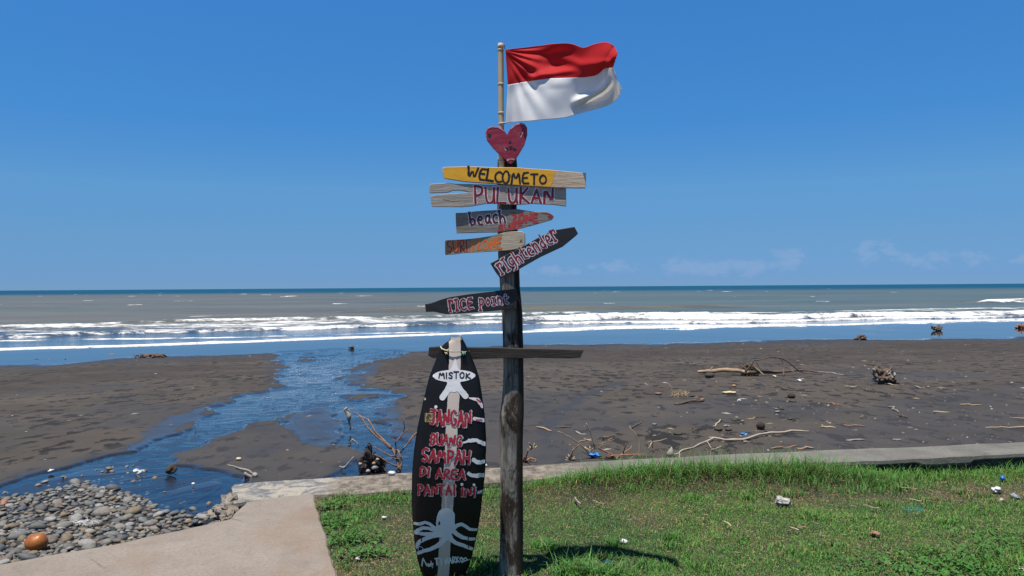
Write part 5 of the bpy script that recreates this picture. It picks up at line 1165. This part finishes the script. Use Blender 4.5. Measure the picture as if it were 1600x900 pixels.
# heap of washed-up debris, left
rt = root("debris_heap", GB(238, 558), "low heap of brown washed-up plant debris at the left water's edge", "debris"); r = np.random.default_rng(5); u = mpp(GB(238, 558)); mb = MB()
for k in range(50):
    p = GB(238, 558)+np.array([(r.random()-.5)*40*u, (r.random()-.5)*.8, r.random()*3.5*u]); q = p+np.array([(r.random()-.5)*.6, (r.random()-.5)*.3, (r.random()-.3)*.1]); V, Fc = tube(bend(p, q, 4, .15, k), [.04, .02], 5, .3, k); mb.add(V, Fc)
o = mb.obj("tangled_twigs", m_drk, rt, True); o["kind"] = "stuff"; V, Fc = rock(GB(238, 558)+np.array([0, 0, .05]), (.5, .3, .12), 3, 2, .5); mk("weed_clump", V, Fc, m_drk, rt, True)
# dark coconuts, rocks
def lump(name, px_, py_, w_, h_, m, label, cat, seed, sub=3, rough=.12, group=None, depth=None):
    b_ = GB(px_, py_); u = mpp(b_); V, Fc = rock(b_+np.array([0, 0, h_*u*.42]), (w_*u/2, (depth or w_)*u/2, h_*u/2), seed, sub, rough); return tag(mk(name, V, Fc, m, None, True), label, cat, group)
lump("coconut", 1188.5, 671, 13.5, 13, m_husk, "round dark old coconut on the sand above the white branch", "coconut", 21, rough=.05)
lump("coconut", 1236.5, 622, 12, 8.5, m_husk, "dark old coconut half sunk in the sand between log and white branch", "coconut", 22, rough=.06)
lump("rock", 1108.5, 590, 16, 9, m_drock, "dark rock under the left end of the driftwood log", "rock", 23)
lump("rock", 1147, 605, 8, 5, simple("orange_stone", (.34, .17, .09), (.24, .13, .08), 10), "small orange brown stone in front of the driftwood log", "rock", 24)
lump("rock", 1029, 617, 11, 5, simple("brown_stone", (.17, .11, .085), (.11, .075, .06), 10), "flat reddish brown stone left of the straw clump", "rock", 25)
lump("rock", 1082, 620, 9, 4, m_drock, "small black stone right of the straw clump", "rock", 26)
lump("rock", 1122, 672, 14, 5, m_drock, "flat dark stone, left of the row below the dark coconut", "rock", 27)
lump("rock", 1138, 672, 11, 3.5, m_drock, "thin dark stone, second in the row left of the dark coconut", "rock", 28)
lump("rock", 1134, 667, 7, 4, m_grock, "small grey stone behind the row of dark stones", "rock", 29)
for k, (a, b, w_, h_, lb) in enumerate([(1215, 645, 8, 4, "grey stone at the top of the stone cluster right of centre"), (1222, 640, 7, 3, "dark stone in the cluster below the sunk coconut"), (1213, 640, 6, 3, "pale flat stone in the cluster below the sunk coconut"), (1155, 657, 7, 3.5, "grey green stone above the blue wrapper"), (1160, 659, 7, 3, "flat grey stone beside the grey green stone"), (1147, 657, 9, 2.5, "flat black stone left of the grey green stone"), (1164, 692, 6, 4, "small blue grey stone touching the white branch"), (1234, 656, 9, 4, "tan stone right of the stone cluster"), (1059, 679.5, 14, 5, "flat black stone in the middle of the sand"), (1199, 674, 11, 2.5, "flat grey stone beside the dark coconut"), (1238, 628, 12, 3, "thin black stone just in front of the sunk coconut")]):
    lump("stone", a, b, w_, h_, (m_grock if k % 2 == 0 and k not in (8, 10) else m_drock), lb, "stone", 60+k, 2)
lump("coconut_shell", 1023, 664, 8, 3, m_grock, "grey shell fragment on the sand left of the black flat stone", "shell", 78, 2)
# straw clump, brown stick, foam, wrappers
b_ = GB(1062, 619); u = mpp(b_); rt = root("straw_clump", b_, "round clump of dry straw with one long stalk on the sand", "straw"); mb = MB(); r = np.random.default_rng(9)
for k in range(150):
    p = b_+np.array([(r.random()-.5)*26*u, (r.random()-.5)*.3, r.random()*9*u]); q = p+np.array([(r.random()-.5)*8*u, (r.random()-.5)*.2, (r.random()-.6)*8*u]); q[2] = max(q[2], b_[2]); V, Fc = tube(bend(p, q, 4, .2, k), [.005, .003], 4, .1, k); mb.add(V, Fc)
o = mb.obj("straw", m_straw, rt, True); o["kind"] = "stuff"; V, Fc = tube([b_+np.array([-5*u, 0, 7*u]), P(1043, 598, b_[1])], [.006, .004], 5); mk("stalk", V, Fc, m_straw, rt, True)
twigs("driftwood_branch", [([gpt(1055, 633, 1), gpt(1065, 632, 2), gpt(1080, 629, 3), gpt(1099, 628, 2)], [.035, .026, .022, .02], "trunk"), ([gpt(1080, 629, 3), gpt(1092, 626, 5)], [.014, .01], "twig"), ([gpt(1096, 628, 3), gpt(1100, 626, 3)], [.03, .02], "burnt_end", m_redt)], m_drk, "short knobbly brown branch below the straw clump", "driftwood", seed=41)
rt = lump("foam_scrap", 1140, 616, 22, 5, m_cream, "yellowish torn foam scrap on the sand left of the log", "litter", 31, rough=.5, depth=10)
lump("plastic_wrapper", 1161, 679, 12, 3.5, m_bagb, "small bright blue wrapper on the sand above the white branch", "litter", 32, rough=.6, depth=8)
lump("plastic_wrapper", 1155, 627, 5, 4, m_bagw, "small white wrapper on the sand below the foam scrap", "litter", 33, rough=.5)
lump("plastic_wrapper", 1249, 596, 7, 4, m_bagw, "small white wrapper below the bleached stick", "litter", 34, rough=.6)
lump("foam_scrap", 1211, 590, 6, 4, m_cream, "little yellow scrap in front of the driftwood log", "litter", 35, rough=.5)
# white branch
twigs("fallen_branch", [([gpt(1050, 712, 1), gpt(1075, 703, 2), gpt(1100, 694, 3), gpt(1115, 688, 4), gpt(1140, 690, 3), gpt(1160, 690, 3), gpt(1185, 683, 4), gpt(1215, 680, 4), gpt(1245, 677, 4), gpt(1265, 677, 3)], [.008, .010, .011, .014, .016, .018, .019, .018, .014, .008], "trunk"),
      ([gpt(1115, 688, 4), up_at(GB(1115, 688), 1107, 683)], [.012, .007], "twig"), ([gpt(1105, 693, 3), gpt(1111, 701, 1)], [.008, .004], "twig"), ([gpt(1112, 702, 0), gpt(1128, 698, 1)], [.008, .005], "twig"), ([gpt(1062, 708, 1), gpt(1061, 714, 0)], [.007, .005], "twig")], wood("bleached_branch", (.34, .28, .21), (.48, .42, .35), (.12, .08, .055), 2, .8), "long bleached forked branch lying on the sand just beyond the wall", "branch", seed=50)
b_ = GB(1047, 713); V, Fc = tube([b_, b_+np.array([.005, 0, .05]), b_+np.array([.02, 0, .125])], [.05, .042, .006], 9, .2); tag(mk("driftwood_stub", V, Fc, m_grw, None, True), "pale cone shaped stub of wood at the near end of the bleached branch", "driftwood")
# long straw stem at far right
twigs("cane_stem", [([gpt(1540, 668, 0), gpt(1565, 668, 1), gpt(1600, 669, 2), gpt(1640, 670, 1)], [.007, .012, .016])], m_straw, "long yellow cane stem lying on the sand at the right edge", "stick")
twigs("cane_stem", [([gpt(1578, 652, 0), gpt(1590, 654, 1), gpt(1606, 654, 1)], [.006, .010])], m_straw, "short pale cane stem just above the long one at the right edge", "stick")
# scattered larger sticks on the sand
sk = [((1318, 665), (1352, 667), m_redt, "reddish bundle of bark near the wall right of centre"), ((1283, 668), (1306, 669), m_straw, "pale stick left of the reddish bark"), ((1205, 702), (1248, 697), m_redt, "brown twig lying against the wall"), ((1246, 702), (1272, 701), m_drift, "short yellow brown piece of wood against the wall"), ((1193, 603), (1230, 609), m_drk, "brown stick with bark pointing to the sunk coconut"), ((1222, 609), (1246, 611), m_drk, "dark stick end beyond the sunk coconut"), ((1296, 631), (1312, 634), m_redt, "curled brown twig on the sand"), ((1320, 605), (1340, 604), m_straw, "straw pile left of the big stump"), ((1430, 604), (1445, 607), m_grw, "small grey twig right of the big stump"), ((1458, 644), (1484, 645), m_straw, "yellow straw strand in the right sand"), ((1500, 633), (1534, 634), m_drift, "thin tan stick in the right sand"), ((1388, 637), (1404, 645), m_grw, "thin grey stick slanting down in the right sand"), ((1404, 650), (1418, 653), m_drk, "short brown stick near the slanting grey one"), ((1375, 600), (1402, 603), m_straw, "straw lying at the foot of the big stump"), ((838, 668), (862, 674), m_drift, "short tan stick in the damp sand right of the post"), ((868, 669), (893, 668), m_drk, "thin dark twig above the wet streak"), ((900, 675), (915, 680), m_grw, "short grey stick left of the tall dry twigs"), ((1167, 656), (1182, 653), m_drift, "short tan stick behind the dark coconut"), ((1115, 667), (1128, 657), m_straw, "thin stalk leaning over the flat dark stone"), ((1322, 689), (1352, 688), m_grw, "pale straight stick near the wall on the right"), ((1395, 688), (1408, 688), m_grw, "short pale stick by the wall on the right")]
for k, (a, b, m, lb) in enumerate(sk):
    p, q = gpt(*a, 1), gpt(*b, 1); V, Fc = tube(bend(p, q, 6, .06, k+90), [.012, .016, .008], 6, .25, k); tag(mk("stick", V, Fc, m, None, True), lb, "stick")
# dry plants standing along the beach foot of the wall
def shrub(base_px, strokes, name, label, m, r0, cat="dry plant", dys=None):
    b_ = GB(*base_px); st = []
    for k, s_ in enumerate(strokes):
        pts = [P(a, b, b_[1]+((dys[k] if dys else ((k*37) % 11-5)*.02)*j)) for j, (a, b) in enumerate(s_[0])]
        st.append((pts, s_[1] if len(s_) > 1 else [r0, r0*.5], "stem" if k == 0 else "twig"))
    return twigs(name, st, m, label, cat, seed=hash(label) % 97 if False else len(label))
Z9 = zx(6.154, 800, 640); ZA = zx(7.5, 520, 630)
def zz(Z, *L_): return [(Z(list(s_)),) for s_ in L_]
shrub((922, 716), zz(Z9, [(755, 435), (650, 325), (540, 255), (440, 208)], [(758, 400), (792, 355), (765, 250), (745, 200), (715, 130)], [(750, 410), (748, 350)], [(700, 360), (745, 390)], [(770, 300), (720, 290), (690, 275)]), "dry_twig_plant", "tall dry forked twigs standing behind the blue bag", m_straw, .010)
shrub((998, 716), zz(Z9, [(1215, 460), (1225, 400), (1220, 310), (1190, 240), (1130, 160)],), "dry_twig_plant", "single tall dry twig right of the reddish sticks", m_straw, .008) if False else twigs("dry_twig_plant", [([P(a, b, GB(998, 714)[1]) for a, b in Z9([(1215, 465), (1225, 400), (1220, 310), (1190, 240), (1130, 160)])], [.010, .007, .005])], m_straw, "single tall dry twig standing right of the reddish sticks", "dry plant")
twigs("dead_stick", [([P(a, b, GB(1000, 672)[1]) for a, b in Z9([(1150, 178), (1200, 145), (1248, 122)])], [.018, .012])], m_drk, "short dark stick leaning at the tip of the tall dry twig", "stick")
shrub((1018, 705), zz(Z9, [(1352, 365), (1350, 300), (1322, 210)], [(1350, 308), (1420, 300), (1490, 278)], [(1352, 305), (1300, 308)], [(1350, 315), (1310, 370)]), "dry_twig_plant", "small cross shaped dry twig standing on the sand", m_straw, .008)
shrub((870, 719), zz(Z9, [(555, 470), (580, 400), (645, 335)], [(545, 470), (570, 420), (605, 350)], [(560, 485), (540, 430)], [(570, 490), (610, 470)], [(540, 490), (510, 480)], [(580, 490), (600, 450)], [(550, 480), (590, 430)], [(560, 490), (520, 455)]), "dry_tuft", "dry brown tuft with upright stalks left of the blue bag", m_drift, .011)
shrub((833, 700), zz(Z9, [(200, 390), (180, 340), (165, 320)], [(205, 385), (250, 375)], [(200, 385), (240, 350)], [(200, 390), (150, 380)], [(210, 380), (215, 320)], [(195, 385), (170, 355)], [(215, 390), (245, 390)]), "dry_tuft", "pale dry tuft of leaf stalks beside the post", m_straw, .014)
shrub((828, 722), zz(Z9, [(120, 510), (140, 440), (155, 390)], [(130, 500), (180, 465), (230, 480), (225, 515)], [(130, 510), (160, 470), (200, 510)], [(110, 500), (120, 450)], [(150, 510), (210, 500)], [(140, 520), (175, 480)], [(115, 515), (150, 455)]), "dry_tuft", "curled brown dry tuft low beside the post", m_redt, .013)
shrub((960, 716), zz(Z9, [(905, 455), (990, 440), (1080, 435), (1180, 432), (1280, 430)], [(1000, 470), (940, 420), (880, 395), (830, 375), (880, 330)], [(985, 475), (1060, 430), (1140, 375), (1150, 350)], [(1070, 420), (1095, 325)], [(960, 470), (1000, 440)], [(930, 430), (990, 470)], [(950, 425), (960, 470)], [(840, 375), (925, 420)]), "driftwood_bundle", "reddish stick bundle with a long pale stick against the wall", m_redt, .012)
shrub((950, 697), zz(Z9, [(830, 332), (900, 315), (985, 290)], [(880, 290), (882, 262), (940, 255)], [(900, 300), (970, 270)], [(910, 300), (925, 265)]), "dry_twig_plant", "low spread of thin orange twigs on the sand behind the reddish bundle", m_drift, .008)
twigs("stick", [([gpt(905, 691, 1), gpt(918, 688, 1), gpt(924, 687, 1)], [.010, .008])], m_drift, "short tan stick left of the thin orange twigs", "stick")
# blue bag
b_ = GB(929, 716); V, Fc = rock(b_+np.array([0, 0, .035]), (.075, .05, .042), 44, 3, .6); V[:, 2] += .25*np.clip(b_[0]-V[:, 0], -.04, .05); tag(mk("plastic_bag", V, Fc, m_bagb, None, True), "crumpled blue plastic bag at the foot of the dry twigs by the wall", "litter")
# shrub by the stream, left of the surfboard
YS = GB(628, 739)[1]
def S(L_, dy, r): return ([P(a, b, YS+dy*j) for j, (a, b) in enumerate(ZA(L_))], [q*1.35 for q in r])
st = [S([(775, 830), (765, 700), (730, 590), (690, 530)], .02, [.017, .012]), S([(690, 535), (600, 440), (500, 340), (430, 215), (415, 190), (350, 165), (250, 110), (165, 72)], .03, [.012, .009, .006, .003]), S([(670, 530), (560, 425), (400, 275), (345, 180), (300, 135)], .035, [.010, .004]),
      S([(780, 820), (805, 700), (785, 590), (770, 555), (700, 548)], .02, [.014, .008]), S([(790, 585), (880, 470), (975, 355), (1000, 325)], .02, [.009, .006]), S([(740, 600), (735, 470), (830, 345), (880, 305)], -.02, [.008, .004]), S([(832, 345), (838, 260), (828, 180)], -.02, [.006, .003]),
      S([(760, 745), (680, 710), (580, 650), (485, 595)], -.03, [.009, .004]), S([(710, 625), (600, 580), (480, 505)], -.02, [.008, .003]), S([(735, 470), (715, 430), (695, 405)], 0, [.004, .002]), S([(790, 648), (700, 650), (660, 665)], .01, [.006, .003]), S([(700, 625), (740, 600)], .01, [.008, .006]), S([(745, 800), (775, 740)], -.02, [.008, .007])]
st = [s_+(("stem",) if k in (0, 3) else ("branch",)) for k, s_ in enumerate(st)]
twigs("dry_shrub", st, m_bark, "leafless reddish shrub with forked branches beside the stream", "shrub", seed=70)
# dark stump stone with pale pebbles against the wall
b_ = GB(580, 734); YB = b_[1]; u = YB/F
rt = root("tree_stump", b_, "dark split stump standing in the stream against the wall", "stump")
m_wst = wood("wet_dark_wood", (.020, .014, .011), (.07, .05, .038), (.006, .005, .004), 2, .7, (9, 9, 3)); V, Fc = rock(b_+np.array([-3*u, 0, .13]), (12*u, 9*u, 20*u), 81, 4, .55); mk("stump_base", V, Fc, m_wst, rt, False)
V, Fc = rock(b_+np.array([13*u, .03, .06]), (13*u, 10*u, 13*u), 82, 4, .55); mk("stump_base", V, Fc, m_wst, rt, False)
for a, b in ((-9, 44), (-4, 47), (2, 42)): V, Fc = tube(bend(b_+np.array([a*u*.7, 0, .1]), P(580+a, 748-b, YB), 5, .05, a+20), [.06, .035, .012], 7, .3); mk("splinter", V, Fc, m_grw if a == -4 else m_wst, rt, True)
for k, (a, b, w_, lb) in enumerate([(585, 731, 9, "pale grey round stone in front of the dark stump by the wall"), (575, 736, 7, "white oval stone at the foot of the dark stump"), (563, 725, 6, "grey stone left of the dark stump in the stream"), (590, 718, 6, "pale stone lodged on the right of the dark stump"), (584, 724, 6, "small tan stone lodged in the dark stump")]):
    V, Fc = rock(P(a, b, YB-.12), (w_*u/2, w_*u/2, w_*u*.42), 85+k, 2, .15); tag(mk("stone", V, Fc, simple("pale_stone", (.34, .33, .31), (.20, .19, .18), 12) if k != 4 else m_drift, None, True), lb, "stone")
for k, (a, b, w_, lb) in enumerate([(612, 739, 8, "small grey stone at the wall edge by the shrub foot"), (757, 727, 7, "small white stone on the wall between board and post")]):
    V, Fc = rock(P(a, b, G(a, b, .05)[1]), (w_*u/2, w_*u/2, w_*u*.25), 95+k, 2, .2); tag(mk("stone", V, Fc, simple("white_stone", (.6, .6, .58), (.5, .5, .48), 12), None, True), lb, "stone")
# forked stick dangling in the stream, little sticks
def S2(L_, Yd, r): return ([P(a, b, Yd) for a, b in ZA(L_)], r)
bw = GB(547, 674)[1]
twigs("broken_branch", [S2([(205, 320), (190, 230), (195, 160), (160, 100), (135, 60)], bw, [.012, .018, .045, .03, .02]), S2([(200, 270), (238, 308)], bw, [.012, .006]), S2([(160, 90), (110, 95), (60, 115)], bw, [.008, .003]), S2([(150, 70), (165, 58)], bw, [.02, .03])], m_grw, "mottled broken branch with pale tip standing in the stream", "branch", seed=77)
b2 = GB(552, 694)[1]
twigs("broken_branch", [S2([(200, 470), (232, 425), (270, 455), (305, 490)], b2, [.008, .014, .012, .006]), S2([(232, 430), (240, 415)], b2, [.010, .006])], m_grw, "small bent stick below the mottled branch in the stream", "branch", seed=78)
b3 = GB(538, 733)[1]
twigs("broken_branch", [S2([(245, 625), (150, 740), (100, 765)], b3, [.006, .012, .014]), S2([(80, 740), (150, 765)], b3, [.01, .014]), S2([(110, 770), (150, 735)], b3, [.01, .006])], m_grw, "pale stick lying at the island's tip near the wall", "branch", seed=79)
# rock and curved branch by the pool
lump("rock", 268, 739, 17, 15, m_drock, "dark brown rock standing in the stream above the pebbles", "rock", 36, rough=.3)
Zb = zx(6.43, 200, 720)
bb = GB(390, 745)[1]
def S3(L_, r, dy=0): return ([P(a, b, bb+dy) for a, b in Zb(L_)], r)
twigs("curved_branch", [S3([(1000, 40), (1090, 65), (1200, 95), (1260, 130), (1300, 165)], [.006, .012, .014, .02]), S3([(1080, 75), (1140, 105), (1170, 130), (1185, 165), (1160, 200), (1130, 222)], [.008, .010, .012, .010]), S3([(1170, 125), (1210, 150), (1255, 170)], [.022, .026, .02]), S3([(1255, 140), (1290, 155)], [.03, .035]), S3([(1280, 165), (1320, 180)], [.012, .006])], m_grw, "curved forked branch at the right side of the pool above the wall end", "branch", seed=80)
lump("stone", 373, 719, 9, 5, m_cream, "tan stone on the dark sand left of the island", "stone", 37, 2, .4)
lump("stone", 302, 757.5, 6, 4, m_bagw, "white pebble under the pool water", "stone", 38, 2)
lump("coral_piece", 216, 739, 16, 6, m_bagw, "white ring shaped coral piece in the stream shallows", "coral", 39, 3, .6)
lump("coral_piece", 80, 738, 9, 5, m_bagw, "white lumpy coral piece by the left stream bank", "coral", 40, 3, .5)
lump("driftwood_chip", 6, 788, 28, 7, m_redt, "reddish brown bark chip lying on pebbles at the left edge", "driftwood", 41, 3, .3, depth=10)
# orange coconut among the pebbles
b_ = GB(57, 861); u = mpp(b_); rt = root("coconut", b_, "big glossy orange brown coconut among the pebbles at bottom left", "coconut")
V1, Fc = ICO[3]; W_ = V1*np.array([17, 15, 14.5]); W_[:, 2] += 3.0*np.exp(-((V1[:, 0]-.55)/.35)**2)*(V1[:, 2] > 0)*V1[:, 2]-1.6*np.exp(-((V1[:, 0]-.22)/.16)**2)*(V1[:, 2] > 0)*V1[:, 2]
W_ *= (1+.04*(vn(V1[:, 0]*2, V1[:, 2]*2+V1[:, 1], 1.5)-.5))[:, None]
mk("husk", W_*u+b_+np.array([0, 0, 13*u]), Fc, m_coco, rt, True)
V, Fc = rock(b_+np.array([-15*u, -3*u, 17*u]), (3*u, 3*u, 3*u), 5, 2, .2); mk("stem_scar", V, Fc, m_drift, rt, True)
# pale fibres on the pebbles
mb = MB(); r = np.random.default_rng(61); c0 = GB(135, 826)
for k in range(60):
    p = c0+np.array([(r.random()-.5)*.16, (r.random()-.5)*.14, .05+.02*r.random()]); q = p+np.array([(r.random()-.5)*.16, (r.random()-.5)*.10, (r.random()-.5)*.03]); V, Fc = tube(bend(p, q, 4, .2, k), [.0022], 4, .1, k); mb.add(V, Fc)
o = mb.obj("pale_fibres", m_bagw, None, True); tag(o, "tangle of pale fibres lying on the pebbles", "fibres", kind="stuff")
# litter on the lawn
m_paper = simple('dirty_paper', (.50, .48, .44), (.24, .22, .19), 30, .7, 40, .02)
def lawnlump(name, px_, py_, w_, h_, m, label, cat, seed, rough=.5, depth=None, sub=3):
    b_ = gl(px_, py_); b_[2] = float(zlawn(np.array(b_[0]), np.array(b_[1])))+.012; u = mpp(b_)
    V, Fc = rock(b_+np.array([0, 0, h_*u*.45]), (w_*u/2, (depth or w_)*u/2, h_*u/2), seed, sub, rough); return tag(mk(name, V, Fc, m, None, True), label, cat)
lawnlump("crumpled_paper", 1224, 785, 20, 10, m_paper, "crumpled dirty white paper on the grass below the wall", "litter", 201, .65)
lawnlump("crumpled_paper", 1558, 765, 16, 9, m_bagw, "bright white crumpled wrapper on the grass at far right", "litter", 202, .6)
lawnlump("plastic_wrapper", 1567, 748, 8, 8, m_bagb, "small blue wrapper in the grass above the white one", "litter", 203)
lawnlump("plastic_wrapper", 1585, 773, 22, 5, simple("grey_wrapper", (.35, .36, .42), (.06, .06, .10), 40), "flat grey and black wrapper in the grass at the right edge", "litter", 204, .5, 8)
lawnlump("plastic_wrapper", 1565, 779, 14, 4, simple("pinkish_wrapper", (.5, .42, .38), (.35, .28, .24), 40), "flat pinkish scrap below the grey wrapper", "litter", 205, .5, 8)
lawnlump("dry_leaf", 1368, 835, 16, 7, simple("brown_leaf", (.30, .155, .085), (.20, .10, .06), 30), "curled brown leaf on the grass right of centre", "leaf", 206, .3, 10)
lawnlump("plastic_scrap", 975, 844, 8, 5, m_bagw, "small white scrap on the grass above the flag's shadow", "litter", 207)
lawnlump("plastic_scrap", 948, 875, 14, 5, m_bagw, "white scrap by the long tuft inside the flag's shadow", "litter", 208)
lawnlump("plastic_scrap", 1598, 889, 9, 5, m_bagw, "white scrap at the bottom right corner of the lawn", "litter", 209)
lawnlump("plastic_scrap", 600, 806, 7, 3, m_bagw, "small white scrap on the dry grass left of the board", "litter", 210)
lawnlump("plastic_scrap", 560, 869, 8, 3, simple("lilac_scrap", (.45, .38, .42), (.35, .3, .33), 30), "small lilac scrap in the grass beside the path", "litter", 211)
lawnlump("clod", 1262, 803, 7, 6, m_husk, "small dark clod on the grass below the crumpled paper", "clod", 212)
lawnlump("clod", 530, 803, 8, 4, m_husk, "small dark clod on the grass near the path corner", "clod", 213)
lawnlump("stone", 1292, 746, 9, 7, m_bagw, "pale stone in the grass under the wall's chipped cap", "stone", 214, .3)
mb = MB(); r = np.random.default_rng(62); c0 = gl(1428, 803)
for k in range(34):
    p = c0+np.array([(r.random()-.5)*.17, (r.random()-.5)*.12, .02+.02*r.random()]); q = p+np.array([(r.random()-.5)*.12, (r.random()-.5)*.06, (r.random()-.5)*.02]); V, Fc = tube(bend(p, q, 4, .2, k), [.0014], 4, .1, k); mb.add(V, Fc)
o = mb.obj("netting", m_teal, None, True); tag(o, "scrap of teal netting tangled in the grass", "netting", kind="stuff")
for k, (a, b, r0, m, lb) in enumerate([((898, 780), (907, 790), .006, m_grw, "bleached curved stick on the grass right of the post"), ((926, 785), (945, 790), .003, m_straw, "thin pale straw right of the bleached stick"), ((1348, 793), (1374, 797), .005, m_drift, "tan stick on the grass right of the crumpled paper"), ((1404, 763), (1434, 767), .004, m_drift, "thin tan stick nearer the wall"), ((1236, 828), (1248, 832), .006, m_straw, "short yellow stick, left of a pair on the grass"), ((1246, 827), (1264, 828), .004, m_drift, "short brown stick, right of a pair on the grass"), ((1130, 818), (1142, 826), .006, m_straw, "short flat yellow stem on the open grass"), ((1420, 783), (1440, 786), .005, m_straw, "pale stem above the teal netting")]):
    p, q = gl(*a), gl(*b); p[2] = q[2] = .015; V, Fc = tube(bend(p, q, 5, .08, k+7), [r0, r0*.8], 6, .2, k); tag(mk("stick", V, Fc, m, None, True), lb, "stick")
# clod pile by the long tuft in front
lawnlump("soil_clod", 925, 882, 34, 14, simple("brown_soil", (.09, .062, .042), (.15, .11, .08), 30), "lump of bare brown soil beside the long grass tuft", "clod", 215, .6, 26)
lawnlump("soil_clod", 950, 893, 30, 10, simple("dark_soil", (.035, .028, .02), (.07, .05, .035), 30), "darker lump of soil behind the long grass tuft", "clod", 216, .6, 24)

# small shells, chips and twigs strewn on the sand: too many to count
mb = MB(); r = np.random.default_rng(99); cols = [(.42, .40, .36), (.26, .20, .14), (.12, .085, .06), (.03, .025, .022), (.04, .035, .03), (.30, .23, .15)]
N = 4800; pxs = r.random(N)*1760-80; pys = 532+r.random(N)**1.25*215; dn = np.where(pxs > 1000, 1.0, np.where(pxs > 800, .35, .22)); dn = np.where(pxs > 1150, 1.3, dn); dn = np.where((pxs > 1100) & (pys > 600), 2.2, dn)
k = r.random(N)*2.2 < dn; Pp = GBv(pxs[k], pys[k]); k = (Pp[:, 1]-(WY+WS*Pp[:, 0]) > .12) & ((wfield(Pp[:, 0], Pp[:, 1]) < -.1) | (r.random(len(Pp)) > .85)); Pp = Pp[k]; zz_ = zland(Pp[:, 0], Pp[:, 1], -np.ones(len(Pp)))
for p, z in zip(Pp, zz_):
    sc_ = (.008+.032*r.random()**4)*(.6+p[1]/22); a = r.random()*6.28; ca, sa = math.cos(a), math.sin(a); el_ = .35 if r.random() < .45 else .8; lg = sc_*(2.2 if el_ < .5 else 1)
    V = [(p[0]+ca*lg*x_-sa*lg*el_*.5*y_, p[1]+sa*lg*x_+ca*lg*el_*.5*y_, z+h_*sc_*.5) for x_, y_, h_ in ((1, 0, .1), (0, 1, .1), (-1, .1, .1), (0, -1, .1), (.1, 0, .9))]
    c = cols[r.integers(0, 6)]; kk = .7+.5*r.random(); mb.add(V, [(0, 1, 4), (1, 2, 4), (2, 3, 4), (3, 0, 4)], tuple(q*kk for q in c))
o = mb.obj("beach_litter", m_bits, None, False, origin=(0, 0, 0)); tag(o, "fine scatter of shells, chips and twigs on the sand", "beach litter", kind="stuff")
